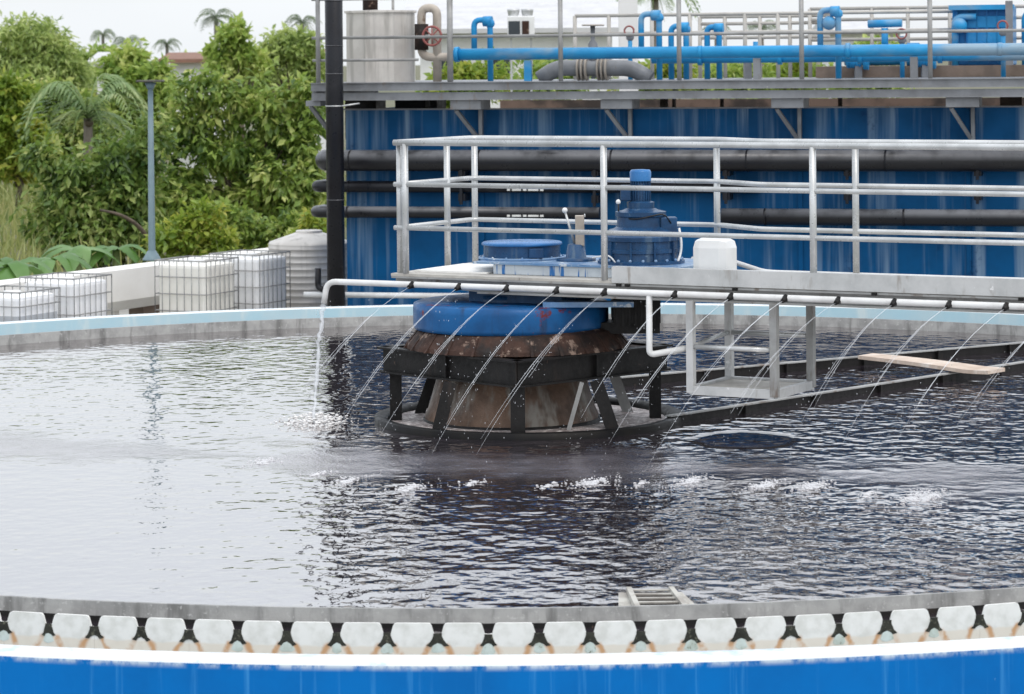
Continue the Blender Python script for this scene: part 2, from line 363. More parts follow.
WATER = water_mat()

def spray_mat():
    m = bpy.data.materials.new("white spray water"); m.use_nodes = True; N, L = m.node_tree.nodes, m.node_tree.links
    bs = N["Principled BSDF"]; bs.inputs["Base Color"].default_value = (.85, .88, .92, 1); bs.inputs["Roughness"].default_value = .15
    tr = N.new("ShaderNodeBsdfTransparent"); ms = N.new("ShaderNodeMixShader"); ms.inputs[0].default_value = .33
    L.new(tr.outputs[0], ms.inputs[1]); L.new(bs.outputs[0], ms.inputs[2]); L.new(ms.outputs[0], N["Material Output"].inputs[0]); return m
SPRAY = spray_mat()
FOAM = mat("white foam", (.82, .82, .82), (.70, .68, .66), 12, .6, bump=.004, bscale=50)
def soft_foam():
    m = bpy.data.materials.new("thin splash foam"); m.use_nodes = True; N, L = m.node_tree.nodes, m.node_tree.links
    bs = N["Principled BSDF"]; bs.inputs["Base Color"].default_value = (.82, .82, .84, 1); bs.inputs["Roughness"].default_value = .4
    tr = N.new("ShaderNodeBsdfTransparent"); ms = N.new("ShaderNodeMixShader"); ms.inputs[0].default_value = .5
    L.new(tr.outputs[0], ms.inputs[1]); L.new(bs.outputs[0], ms.inputs[2]); L.new(ms.outputs[0], N["Material Output"].inputs[0]); return m
FOAMS = soft_foam()
RINGFOAM = mat("greyish pink scum foam", (.38, .33, .32), (.12, .10, .10), 4, .6, spot=(.66, .62, .60), spt=(.5, .62), spscale=18, bump=.006, bscale=35)

def tooth_mat():
    """white weir plate with rust streaks running from the notch; local x along the plate"""
    m = bpy.data.materials.new("stained white weir plate"); m.use_nodes = True; N, L = m.node_tree.nodes, m.node_tree.links
    bs = N["Principled BSDF"]; bs.inputs["Roughness"].default_value = .45
    tc = N.new("ShaderNodeTexCoord"); sep = N.new("ShaderNodeSeparateXYZ"); L.new(tc.outputs["Object"], sep.inputs[0])
    geo = N.new("ShaderNodeNewGeometry"); ns = N.new("ShaderNodeTexNoise"); ns.inputs["Scale"].default_value = 16; ns.inputs["Detail"].default_value = 5; L.new(geo.outputs["Position"], ns.inputs["Vector"])
    def M(op, a, b):
        x = N.new("ShaderNodeMath"); x.operation = op
        for i, v in enumerate((a, b)):
            if v is None: continue
            if isinstance(v, (int, float)): x.inputs[i].default_value = v
            else: L.new(v, x.inputs[i])
        return x.outputs[0]
    def rng(v, a, b, c=0., d=1.):
        r_ = N.new("ShaderNodeMapRange"); r_.interpolation_type = 'SMOOTHSTEP'; L.new(v, r_.inputs[0])
        for i, q in enumerate((a, b, c, d)): r_.inputs[i + 1].default_value = q
        return r_.outputs[0]
    def mixc(f, a, b):
        x = N.new("ShaderNodeMix"); x.data_type = 'RGBA'; L.new(f, x.inputs[0])
        for s_, v in ((6, a), (7, b)):
            if isinstance(v, tuple): x.inputs[s_].default_value = (*v, 1)
            else: L.new(v, x.inputs[s_])
        return x.outputs[2]
    ax = M('ABSOLUTE', sep.outputs[0], None); z = sep.outputs[2]; nj = M('MULTIPLY', M('SUBTRACT', ns.outputs[0], .5), .05)
    # diagonal line going from the notch foot down towards the middle of the plate
    dl = M('ABSOLUTE', M('ADD', M('SUBTRACT', ax, M('ADD', .101, M('MULTIPLY', z, .5))), nj), None)
    orange = M('MULTIPLY', rng(dl, .004, .030, .95, 0), rng(z, -.02, .005, 1, 0))
    orange = M('MULTIPLY', orange, rng(ns.outputs[0], .33, .55, .3, 1))
    c = mixc(rng(ns.outputs[0], .35, .75), (.80, .80, .77), (.66, .66, .62))
    c = mixc(rng(M('ADD', z, M('MULTIPLY', nj, .5)), -.032, -.016, .8, 0), c, (.72, .66, .56))
    c = mixc(orange, c, (.55, .31, .15))
    L.new(c, bs.inputs["Base Color"]); return m
TOOTHM = tooth_mat()
ALGAE = mat("black green algae stain", (.040, .040, .030), (.018, .018, .014), 14, .5, spot=(.13, .13, .095), spt=(.56, .63), spscale=36)
ALGAEP = mat("pale green mineral stain", (.62, .70, .67), (.46, .52, .46), 12, .55, spot=(.14, .15, .10), spt=(.60, .66), spscale=24)

ZU = Vector((0, 0, 1))
# ------------------------------------------------------------------ ground and tank
TC = Vector((0, 24.2, 0)); GZ = -0.75
def ground_mat():
    return mat("yard ground", (.16, .15, .10), (.10, .12, .06), .15, .9, spot=(.23, .21, .16), spt=(.5, .7), spscale=.6)
g = MB(); g.add([(-1500, -60, GZ), (1500, -60, GZ), (1500, 2500, GZ), (-1500, 2500, GZ)], [(0, 1, 2, 3)])
prop(g.build("ground", ground_mat()), kind="structure")
y_ = MB(); y_.box(-9.5, 14, 8, 47, GZ - .05, GZ + .006)
prop(y_.build("pavement", mat("concrete yard", (.34, .33, .30), (.26, .25, .23), .8, .85)), kind="structure")

tank = thing("clarifier_tank", "round blue settling tank with white ledge and grey inner baffle, full of dark water", "settling tank", (0, 24.2, GZ))
MB().lathe(TC, [(10.3, GZ), (10.3, .132)], 160).build("outer_wall", BLUET, tank)
MB().lathe(TC, [(10.3, .132), (10.296, .141), (10.285, .146), (10.10, .146), (10.085, .14)], 160).build("coping", LEDGE, tank)
MB().lathe(TC, [(8.889, -.3), (8.889, .057), (8.8855, .059)], 200, smooth=False).build("wet_band", DARKIRON, tank)
MB().lathe(TC, [(10.085, .14), (10.08, -.6)], 160).build("wall_lining", PALEB, tank)
MB().lathe(TC, [(8.86, -.4), (8.86, .14), (8.885, .14), (8.885, -.4)], 200, closed_profile=True, smooth=False).build("scum_baffle", BAFF, tank)
MB().lathe(TC, [(9.06, -.6), (10.08, -.6)], 120).build("launder_floor", LEDGE, tank)
PITCH = .2745; RW = 9.1; DA = PITCH / RW
def tooth_mesh(a, t0, t1):
    h = a - .0004
    prof = [(-h, -.16), (h, -.16), (h, .043), (h - .020, .046), (h - .026, .068), (h - .033, .090), (h - .040, .101), (h - .050, .104), (-h + .050, .104), (-h + .040, .101), (-h + .033, .090), (-h + .026, .068), (-h + .020, .046), (-h, .043)]
    return prof
m_ = MB(); m_.prism(tooth_mesh(PITCH / 2, 0, 0), (0, 0, 0), (1, 0, 0), (0, 0, 1), (0, .016, 0))
tm = bpy.data.meshes.new("weir_tooth"); tm.from_pydata(m_.v, [], m_.f); tm.update(); tm.materials.append(TOOTHM)
def stain_mesh(seed, pale):
    rs = random.Random(seed); w0, w1 = rs.uniform(.019, .024), rs.uniform(.042, .054)
    if not pale: pts = [(-w0, .05), (w0, .05), (w0, .036), (w0 + .006, .018), (w1 * .72, -.002), (w1, -.016), (w1 * .6, -.022), (.018, -.010), (0, -.004), (-.018, -.008), (-w1 * .55, -.022), (-w1, -.014), (-w1 * .7, .0), (-w0 - .006, .018), (-w0, .036)]
    else: pts = [(-.012, .0), (.012, .0), (.026, -.02), (w1 * .7, -.05), (w1 * .4, -.058), (0, -.062), (-w1 * .4, -.059), (-w1 * .66, -.048), (-.026, -.02)]
    pts = [(x, z + rs.uniform(-.003, .003)) for x, z in pts]
    q = MB(); n = len(pts); c = (0, -.004 if not pale else -.0025, .03 if not pale else -.01); yy = -.003 if not pale else -.0015
    q.add([c] + [(x, yy, z) for x, z in pts] + [(x, 0, z) for x, z in pts], [(0, 1 + (i + 1) % n, 1 + i)[::-1] for i in range(n)] + [(1 + i, 1 + (i + 1) % n, 1 + n + (i + 1) % n, 1 + n + i)[::-1] for i in range(n)])
    me = bpy.data.meshes.new("algae_stain" if not pale else "mineral_stain"); me.from_pydata(q.v, [], q.f); me.update(); me.materials.append(ALGAEP if pale else ALGAE); return me
SM = [stain_mesh(i, False) for i in range(6)]; SP = [stain_mesh(20 + i, True) for i in range(6)]
NT = 16
for k in range(-NT, NT + 1):
    ang = -math.pi / 2 + (-.155 + PITCH / 2 + PITCH * k) / RW
    o = bpy.data.objects.new("weir_tooth", tm); COL.objects.link(o); o.parent = tank
    o.location = Vector((RW * math.cos(ang), RW * math.sin(ang), 0)) - Vector((0, 0, GZ))
    o.rotation_euler = (0, random.uniform(-.008, .008), ang + math.pi / 2)
    for nm, lst in (("algae_stain", SM),) + ((("mineral_stain", SP),) if random.random() < .6 else ()):
        s_ = bpy.data.objects.new(nm, random.choice(lst)); COL.objects.link(s_); s_.parent = o; s_.location = (-PITCH / 2, 0, 0)
        s_.scale = (random.choice((-1, 1)) * random.uniform(.85, 1.2), 1, random.uniform(.9, 1.12))
a_end = (NT + .5) * DA + .02
wp = MB()
aL, aR = -math.pi / 2 + (-.155 + PITCH * (NT + 1)) / RW, -math.pi / 2 + (-.155 - PITCH * NT) / RW + 2 * math.pi
kk = int((aR - aL) / DA)
for i in range(kk):
    a = aL + (i + .5) * (aR - aL) / kk; u = Vector((-math.sin(a), math.cos(a), 0)); r_ = Vector((math.cos(a), math.sin(a), 0))
    wp.prism(tooth_mesh(PITCH / 2, 0, 0), TC + r_ * (RW - .016), u, (0, 0, 1), r_ * .016)
wp.build("weir_plate", LEDGE, tank, kind="stuff")

wa = MB(); wa.lathe((0, 24.2, .03), [(0.001, 0), (3, 0), (6, 0), (9.083, 0)], 128)
prop(wa.build("water", WATER), kind="structure")
lw = MB(); lw.lathe((0, 24.2, -.38), [(9.1, 0), (10.08, 0)], 128)
prop(lw.build("launder_water", WATER), kind="structure")

# scum grate by the near baffle
gr = thing("scum_grate", "small white slatted scum outlet grate in the water against the near baffle", "grate", (.78, 15.66, .03))
g0, g1 = Vector((.81, 15.50, .082)), Vector((.765, 16.08, .092)); gx_ = Vector((1, 0, 0))
for sx in (-.135, .135): MB().bar(g0 + gx_ * sx, g1 + gx_ * sx * .9, .03, .035).build("frame_side", GRATEM, gr)
for sx in (-.20, .20): MB().bar(g0 + gx_ * sx * 1.05 - ZU * .035, g1 + gx_ * sx * .72 - ZU * .02, .075, .01).build("side_flange", GRATEM, gr)
for i in range(6):
    p = g0.lerp(g1, .03 + i * .188); w_ = .125 * (1 - .1 * i / 6)
    MB().bar(p - gx_ * w_, p + gx_ * w_, .032, .008).build("bar", GRATEM, gr)
MB().prism([(-.12, 0), (.12, 0), (.12, -.02), (-.12, -.02)], g0 - ZU * .016, gx_, ZU, g1 - g0).build("tray", mat("rusty tray", (.045, .030, .022), (.02, .016, .013), 9, .9), gr)

# ------------------------------------------------------------------ centre column
cc = Vector((.06, 24.2, 0))
col = thing("centre_column", "rusty centre well under the walkway with blue drum, black square frame and ring", "centre well", (cc.x, cc.y, 0))
dc = Vector((-.03, 24.2, 0))
d_ = MB().lathe(dc, [(.02, 1.065), (.80, 1.065), (.84, 1.05), (.845, 1.0), (.845, .87), (.835, .835), (.78, .83)], 64).build("drum", BLUED, col)
dl_ = MB().lathe(dc, [(.30, 1.066), (.30, 1.12), (.28, 1.125), (.02, 1.125)], 40).build("hub", BLUEM, d_)
cone = MB().lathe(dc + Vector((.05, 0, 0)), [(.80, .85), (.865, .825), (.955, .71), (.965, .675), (.90, .672)], 24, smooth=False).build("cone_skirt", RUST, col)
for i in range(24):
    a = 2 * math.pi * (i + .5) / 24
    u = Vector((math.cos(a), math.sin(a), 0)); w = Vector((-math.sin(a), math.cos(a), 0))
    MB().prism([(.86, .83), (.985, .675), (.94, .675), (.86, .78)], dc + Vector((.05, 0, 0)) - w * .012, u, (0, 0, 1), w * .024).build("gusset", RUST, cone)
corner = [cc + Vector(v) for v in ((-1.19, .02, 0), (-.04, -1.2, 0), (1.25, 0, 0), (0.03, 1.2, 0))]
for i in range(4):
    a, b = corner[i], corner[(i + 1) % 4]; dd = (b - a).normalized()
    fb = MB(); A, B_ = a + dd * .0, b - dd * .0
    fb.bar(A + Vector((0, 0, .56)), B_ + Vector((0, 0, .56)), .02, .19)
    fb.bar(A - dd * .03 + Vector((0, 0, .662)), B_ + dd * .03 + Vector((0, 0, .662)), .11, .016)
    fb.bar(A + Vector((0, 0, .458)), B_ + Vector((0, 0, .458)), .11, .016)
    p = A.lerp(B_, .5) + Vector((0, 0, .56)); fb.bar(p - Vector((0, 0, .09)), p + Vector((0, 0, .09)), .012, .09, up=dd.cross(Vector((0, 0, 1))))
    fb.build("frame_beam", DARKIRON, col)
pl = MB(); pl.add([c + Vector((0, 0, .652)) for c in corner], [(0, 1, 2, 3)]); pl.add([c + Vector((0, 0, .64)) for c in corner], [(3, 2, 1, 0)])
pl.build("frame_deck", RUST, col)
for i, c in enumerate(corner):
    inn = c + (cc - c).normalized() * (.10 if i != 1 else .06); 
    MB().bar(inn + Vector((0, 0, -.2)), inn + Vector((0, 0, .45)), .10 if i != 1 else .12, .10, up=(0, 1, 0)).build("post", DARKIRON, col)
for (x0, x1, yy, w) in ((-.60, -.74, -.78, .11), (.62, .80, -.72, .11), (.78, .98, .45, .09), (-.75, -.95, .5, .09)):
    MB().bar(cc + Vector((x0, yy, .45)), cc + Vector((x1, yy - .06, -.1)), w, .05, up=(0, 1, 0)).build("slanted_leg", DARKIRON if x1 < .9 else GIRD, col)
MB().bar(cc + Vector((.50, -.80, .44)), cc + Vector((.36, -.76, -.05)), .035, .03, up=(0, 1, 0)).build("brace", GIRD, col)
MB().lathe(dc, [(.60, .54), (.64, .42), (.72, .15), (.75, .08), (.75, -.3)], 40).build("core", CORE, col)
MB().lathe(dc, [(.752, .06), (.765, .06), (.765, -.02), (.75, -.02)], 40).build("core_band", DARKIRON, col)
rg = MB().lathe((.12, 24.2, 0), [(1.21, -.05), (1.21, .06), (1.24, .085), (1.31, .09), (1.335, .08), (1.335, -.06), (1.24, -.06)], 72, closed_profile=True)
rg.build("ring", mat("wet black ring", (.006, .006, .007), (.012, .011, .010), 4, .45, spec=.12), col)
fm = MB().lathe((.1, 24.2, .038), [(.70, 0), (.9, .004), (1.2, 0)], 48)
fo = fm.build("scum_foam", RINGFOAM); prop(fo, kind="stuff")
mo = MB(); mo.box(.84, 1.24, 23.72, 24.35, .90, 1.14)
for k in range(7): mo.box(.86 + .053 * k, .88 + .053 * k, 23.70, 23.722, .88, 1.13)
mo.build("chain_guard", DARKIRON, col)
MB().box(.70, 1.24, 23.85, 24.2, .80, .895).build("guard_bracket", DARKIRON, col)
MB().obox((.62, 23.52, 1.085), (.38, -.02, 0), (0, .08, 0), (0, 0, .022)).build("flange_plate", BASET, col)

# ------------------------------------------------------------------ walkway bridge over the tank
BO = Vector((-1.01, 24.2, 0)); BD = Vector((.8746, -.4848, 0)); BP = Vector((.4848, .8746, 0)); ZU = Vector((0, 0, 1))
def B(s, t, z): return BO + BD * s + BP * t + ZU * z
def s_at(px, t, py=280):
    k = (px - CX - ROLL * (py - HY)) / F
    x0, y0 = BO.x + BP.x * t, BO.y + BP.y * t
    return (k * y0 - x0) / (BD.x - k * BD.y)
def bbox(s0, s1, t0, t1, z0, z1): return MB().obox(B((s0 + s1) / 2, (t0 + t1) / 2, (z0 + z1) / 2), BD * (s1 - s0) / 2, BP * (t1 - t0) / 2, ZU * (z1 - z0) / 2)
SE = 10.95
br = thing("walkway_bridge", "grey steel walkway bridge crossing over the dark tank to its centre", "bridge", B(5, .4, .146))
gd = MB().prism([(-.05, 1.275), (SE, 1.275), (SE, 1.165), (.75, 1.165), (.10, 1.21), (-.05, 1.235)], B(0, .06, 0), BD, ZU, BP * .02)
gd.obox(B(SE / 2, .04, 1.275), BD * (SE / 2 + .04), BP * .07, ZU * .008); gd.obox(B(SE / 2 + .4, .05, 1.165), BD * (SE / 2 - .4), BP * .06, ZU * .008)
gd.build("girder", GIRD, br)
gd2 = bbox(0, SE, .86, .88, 1.165, 1.28); gd2.obox(B(SE / 2, .88, 1.165), BD * SE / 2, BP * .06, ZU * .008); gd2.build("girder", GIRD, br)
for i, s0 in enumerate(np.arange(.0, SE - .2, 1.22).tolist()):
    s1 = min(s0 + 1.212, SE); t1 = 1.36 if s1 < 2.6 else .94
    bbox(s0 - (.05 if i == 0 else 0), s1, -.02, t1, 1.284, 1.306).build("deck_plate", DECKP, br)
for s0 in np.arange(.3, SE, 1.0).tolist(): bbox(s0, s0 + .06, .085, .855, 1.19, 1.27).build("cross_beam", GIRD, br)
sc_ = s_at(612, -.03, 275)
ch = bbox(sc_, SE, -.035, -.023, 1.29, 1.425); ch.obox(B((sc_ + SE) / 2, .01, 1.419), BD * (SE - sc_) / 2, BP * .033, ZU * .006); ch.obox(B((sc_ + SE) / 2, .01, 1.312), BD * (SE - sc_) / 2, BP * .033, ZU * .005)
ch.build("side_channel", CHAN, br)
for s0 in (sc_ + .05, sc_ + .13, sc_ + 1.1, sc_ + 2.3, sc_ + 3.5): bbox(s0, s0 + .04, -.06, -.035, 1.262, 1.285).build("clip", DARKIRON, br)
bbox(SE - .14, SE, 0.02, .88, .146, 1.156).build("end_pier", GIRD, br)
hb = bbox(.6, 1.5, 0.2, .8, 1.07, 1.18); hb.build("drive_mount", BLUEM, br)

RZ = (2.435, 2.075, 1.70)
def railing(name, label, posts, path, zs=RZ):
    o = thing(name, label, "railing", B(*posts[0], 1.306))
    for (s, t) in posts: MB().tube([B(s, t, 1.306), B(s, t, zs[0] - .01)], .028, 10).build("post", GALV, o)
    for i, z in enumerate(zs):
        MB().tube(bend([B(s, t, z) for s, t in path], .10), (.027 if i == 0 else .0215), 10).build("rail", GALV, o)
    return o
railing("guard_railing", "near side railing of the walkway bridge, in front of the blue gear motor", [(.09, 0), (s_at(604, 0, 210), 0), (s_at(813, 0, 210), 0), (5.8, 0), (7.7, 0), (9.6, 0)], [(-.02, 0), (SE, 0)])
railing("guard_railing", "far side railing of the walkway bridge, stepping round the drive platform", [(0.01, .04), (0, .87), (.02, 1.33), (2.43, 1.33), (3.88, .915), (5.8, .915), (7.7, .915), (9.6, .915)], [(0, 0.03), (0, 1.33), (2.45, 1.33), (3.02, .915), (SE, .915)])
MB().tube(bend([B(2.2, 1.30, 1.40), B(2.55, 1.30, 1.40), B(3.05, .95, 1.335), B(9, .95, 1.335)], .1), .022, 8).build("cable_pipe", WHITEP)
prop(bpy.data.objects["cable_pipe"], "thin white pipe lying along the far edge of the walkway deck", "pipe")

# hanging work platform
hp = thing("hanging_platform", "small grey open platform cage hanging under the walkway, just above the water", "platform", B(3.17, .375, .42))
for (s, t) in ((2.80, .0), (3.54, .0), (2.80, .75), (3.54, .75)):
    MB().obox(B(s, t, .79), BD * .03, BP * .03, ZU * .375).build("post", GIRD if s > 3 else CHAN, hp)
for a, b in (((2.80, .0), (3.54, .0)), ((2.80, .75), (3.54, .75)), ((2.80, .0), (2.80, .75)), ((3.54, .0), (3.54, .75))):
    MB().bar(B(*a, .435), B(*b, .435), .05, .07).build("floor_beam", CHAN, hp)
bbox(2.83, 3.51, .03, .72, .44, .452).build("floor_plate", DECKP, hp)
for z, t in ((.79, 0), (.84, .75)): MB().tube([B(2.80, t, z), B(3.54, t, z)], .022, 8).build("rail", GALV, hp)
MB().tube([B(2.80, 0, .79), B(2.80, .75, .84)], .02, 8).build("rail", GALV, hp)

# spray pipe and its jets
SZ, ST = 1.225, -.13
sp = thing("spray_pipe", "long white spray pipe with nozzles along the near side of the walkway", "pipe", B(0, ST, SZ))
s_l = s_at(327, ST, 284)
MB().tube(bend([B(s_l - .02, ST - .02, SZ - .19), B(s_l, ST, SZ), B(SE, ST, SZ)], .09), .026, 10).build("pipe", WHITEP, sp)
NOZ = [413, 460, 508, 558, 606, 676, 732, 786, 839, 895, 950, 1007, 1064]
LAND = [(262, 462), (318, 474), (348, 481), (410, 488), (470, 484), (548, 486), (592, 483), (640, 484), (690, 481), (765, 485), (812, 486), (868, 494), (922, 497)]
JL = ["leftmost water jet, falling clear of the rusty centre well", "second water jet from the left, crossing in front of the pale far wall", "third water jet from the left, passing the left of the blue drum",
      "water jet crossing the middle of the blue drum", "water jet at the right part of the blue drum", "faint water jet beside the vertical white pipe", "water jet crossing the left post of the hanging platform", "water jet crossing the right front post of the hanging platform",
      "water jet just right of the hanging platform", "water jet falling between the platform and the wooden plank", "water jet falling left of the plank's left end", "water jet crossing over the wooden plank", "rightmost water jet at the edge of the photo"]
FL = ["white splash left of the rusty ring under the pipe spout", "faint splash below and left of the ring", "small splash in line with the left of the ring", "splash in front of the left part of the ring", "faint splash in front of the ring's middle", "weak splash in front of the ring's right part",
      "bright splash below the right end of the ring", "weak splash between two brighter ones below the platform", "splash straight below the hanging platform's left post", "long splash below the hanging platform's right edge", "bright splash below the dark smooth patch", "faint splash left of the rightmost splash", "broad bright splash furthest right on the water"]
rj = random.Random(3)
for i, (nx, ln) in enumerate(zip(NOZ, LAND)):
    s = s_at(nx, ST, 288); a = B(s, ST, SZ)
    nz = MB().tube([a, a + Vector((-.02, -.03, -.012)), a + Vector((-.035, -.055, -.02))], [.034, .022, .018], 8).build("nozzle", DARKIRON, sp)
    Yl = (EYE - .03) * F / (ln[1] + ROLL * (ln[0] - CX) - HY); b = P(ln[0], ln[1], Yl); b.z = .03
    a = a + Vector((-.03, -.045, -.018)); H = a.z - b.z
    def jp(u, jt=0.0): return Vector((a.x + (b.x - a.x) * u, a.y + (b.y - a.y) * u, a.z - H * (.42 * u + .58 * u * u)))
    pts, rs = [], []
    jw = rj.uniform(.55, 1.15)
    end = rj.uniform(.42, .78) if i != 5 else .4
    for k in range(26):
        u = end * k / 25; p = jp(u) + Vector((rj.gauss(0, .0014), rj.gauss(0, .0014), rj.gauss(0, .0014))) * (u * 3)
        pts.append(p); rs.append(max(.0012, (.0045 - .0046 * u) * jw * rj.uniform(.5, 1.2)))
    j = MB().tube(pts, rs, 6).build("water_jet", SPRAY); prop(j, JL[i], "water jet", "jets from the spray pipe")
    for q_ in range(2):
        dv = Vector((rj.gauss(0, .05), rj.gauss(0, .05), rj.gauss(0, .05))); u0_, u1_ = rj.uniform(.0, .25), rj.uniform(.55, .95)
        MB().tube([jp(u0_ + (u1_ - u0_) * k / 14) + dv * (u0_ + (u1_ - u0_) * k / 14) ** 1.6 for k in range(15)], [0.0003 + .0019 * math.sin(math.pi * (k + .5) / 15) * rj.uniform(.4, 1.2) for k in range(15)], 5).build("strand", SPRAY, j)
    dr = MB()
    for k in range(70):
        u = rj.uniform(.2, 1.0) ** .8; sp_ = .012 + .075 * u ** 2
        dr.ball(jp(u) + Vector((rj.gauss(0, sp_), rj.gauss(0, sp_), rj.gauss(0, sp_))), rj.uniform(.0011, .0030) * (1 if i != 5 else .8), 5, 3, (1, 1, rj.uniform(1, 3)))
    dr.build("droplets", SPRAY, j, kind="stuff")
    fs = MB(); big = (.45, .15, .4, .45, .15, .12, .65, .12, .5, .55, .65, .15, 1.0)[i]
    for k in range(int(190 * big)):
        ex, ey = rj.gauss(0, .075 * (.6 + big * .7)), rj.gauss(0, .22 * (.5 + big * .5)); ex += ey * .2
        d2 = math.exp(-(ex ** 2 + ey ** 2) * 14)
        fs.ball((b.x + ex + ey * .25, b.y + ey, .03 + rj.random() ** 3 * .05 * big * d2), rj.uniform(.0025, .0085) * (.4 + .7 * d2), 5, 3, (1.6, 1.6, .8))
    for k in range(int(70 * big)):
        ex, ey = rj.gauss(0, .05 * big), rj.gauss(0, .08); fs.ball((b.x + ex + ey * .3, b.y + ey, .031), rj.uniform(.006, .017), 7, 4, (1.7, 1.6, .45))
    f_ = thing("foam_splash", FL[i], "splash", (b.x, b.y, .03), "splashes where the jets land"); fs.build("bubbles", FOAMS, f_, kind="stuff")
# spout at the end of the pipe
a = B(s_l - .02, ST - .02, SZ - .18); b = P(314, 424, EYE * F / (424 - 60)); b.z = .03
pts = [Vector((a.x + (b.x - a.x) * u, a.y + (b.y - a.y) * u * u, a.z + (b.z - a.z) * (.35 * u + .65 * u * u))) + Vector((rj.gauss(0, .006), rj.gauss(0, .006), 0)) for u in [k / 30 for k in range(31)]]
j = MB().tube(pts, [.024 * rj.uniform(.55, 1.1) * (1 - .35 * k / 30) for k in range(31)], 8).build("water_spout", SPRAY)
prop(j, "thick water stream pouring from the bent left end of the white spray pipe", "water stream")
dr = MB()
for k in range(140):
    u = rj.random(); p = pts[int(u * 30)]; dr.ball(p + Vector((rj.gauss(0, .02 + .03 * u), rj.gauss(0, .03), rj.gauss(0, .02))), rj.uniform(.0015, .004), 5, 3, (1, 1, 2))
dr.build("droplets", SPRAY, j, kind="stuff")
fs = MB()
for k in range(420):
    ex, ey = rj.gauss(0, .15), rj.gauss(0, .26); d2 = math.exp(-(ex ** 2 + ey ** 2) * 10)
    fs.ball((b.x + ex, b.y + ey, .03 + rj.random() ** 2 * .09 * d2), rj.uniform(.004, .011) * (.5 + .9 * d2), 6, 4, (1.6, 1.5, .7))
f_ = thing("foam_splash", "white foam patch where the thick stream from the pipe end hits the water", "splash", (b.x, b.y, .03), "splashes where the jets land"); fs.build("bubbles", FOAM, f_, kind="stuff")
# drips from the frame
fs = MB()
for k in range(120):
    px = rj.choice((375 + rj.gauss(0, 20), 447 + rj.gauss(0, 8), 460 + rj.gauss(0, 12), 640 + rj.gauss(0, 12)))
    pt = P(px, rj.uniform(300, 440), rj.uniform(22.3, 22.9))
    fs.ball(pt, rj.uniform(.001, .0028), 5, 3, (1, 1, 3))
prop(fs.build("drips", SPRAY), kind="stuff")

# drain pipe off the spray pipe
dp = MB().tube(bend([B(s_at(649, ST, 292), ST + .004, SZ - .02), B(s_at(649, ST, 320), ST, .72), B(2.80, .04, .78)], .05), .026, 10).build("drain_pipe", WHITEP)
prop(dp, "white drain pipe dropping from the spray pipe, then bending to the hanging platform", "pipe")

# ------------------------------------------------------------------ machines on the platform
db = thing("drive_base", "white box plinth with blue paint drips under the round blue lid", "plinth", B(1.4, .7, 1.306))
MB().obox(B(1.45, .72, 1.35), BD * .62, BP * .50, ZU * .043).build("plinth", BASEW, db, bevel=.006)
MB().obox(B(1.62, .72, 1.402), BD * .98, BP * .52, ZU * .009).build("top_plate", BASET, db)
MB().obox(B(.42, .62, 1.315), BD * .36, BP * .42, ZU * .008).build("walk_sheet", WHITEC, db)

def C(px, t, py): return B(s_at(px, t, py), t, 0)
c = C(522, .72, 250)
dr_ = thing("blue_drum", "low round blue hatch drum with flat lid on the drive platform", "hatch drum", c + ZU * 1.411)
MB().lathe(c, [(.335, 1.411), (.335, 1.53)], 48).build("body", BLUEM, dr_)
MB().lathe(c, [(.337, 1.53), (.352, 1.532), (.352, 1.548), (.34, 1.556), (.01, 1.56)], 48).build("lid", BLUEL, dr_)
MB().lathe(c, [(.337, 1.411), (.38, 1.412), (.38, 1.428), (.337, 1.43)], 48).build("base_flange", BASET, dr_)
MB().obox(c + Vector((.12, -.335, 1.475)), (.06, 0, 0), (0, .025, 0), (0, 0, .04)).build("latch", BLUEM, dr_, bevel=.005)
for k in range(16):
    a = 2 * math.pi * k / 16; MB().ball(c + Vector((.36 * math.cos(a), .36 * math.sin(a), 1.43)), .012, 6, 4).build("bolt", BASET, dr_)

c = C(576, .62, 250)
lv = thing("lever_valve", "small blue gate valve with tilted ball lever and beige box", "valve", c + ZU * 1.411)
MB().lathe(c, [(.17, 1.411), (.17, 1.43), (.09, 1.44), (.07, 1.55), (.02, 1.56)], 20).build("body", BLUEM, lv)
lev = MB().tube([c + Vector((-.01, 0, 1.55)), c + Vector((-.09, 0, 1.83))], [.012, .009], 8).build("lever", GALV, lv)
MB().ball(c + Vector((-.093, 0, 1.845)), .024, 10, 6).build("knob", PLASTW, lev)
MB().box(c.x - .005, c.x + .072, c.y - .05, c.y + .05, 1.54, 1.80).build("box", BEIGEP, lv, bevel=.006)
MB().box(c.x + .072, c.x + .082, c.y - .055, c.y + .055, 1.79, 1.81).build("box_lid", CHAN, lv)

c = C(641, .62, 240); c.z = 0
gm = thing("gear_motor", "upright dark blue gear motor on a round gearbox beside the bridge railing", "gear motor", c + ZU * 1.411)
gb = MB().lathe(c, [(.37, 1.411), (.37, 1.435), (.315, 1.44), (.31, 1.50), (.322, 1.505), (.322, 1.535), (.31, 1.54), (.31, 1.60), (.325, 1.605), (.325, 1.64), (.30, 1.66), (.27, 1.695), (.24, 1.70)], 40, smooth=False).build("gearbox", BLUEM, gm)
for k in range(20):
    a = 2 * math.pi * k / 20; MB().ball(c + Vector((.345 * math.cos(a), .345 * math.sin(a), 1.445)), .015, 6, 4).build("bolt", BASET, gb)
    if k % 2 == 0: MB().bar(c + Vector((.317 * math.cos(a), .317 * math.sin(a), 1.44)), c + Vector((.317 * math.cos(a), .317 * math.sin(a), 1.60)), .016, .03, up=(math.cos(a), math.sin(a), 0)).build("rib", BLUEM, gb)
MB().lathe(c, [(.24, 1.70), (.205, 1.72), (.20, 1.80), (.215, 1.81), (.215, 1.845), (.15, 1.86), (.12, 1.875)], 32, smooth=False).build("reducer", BLUEM, gm)
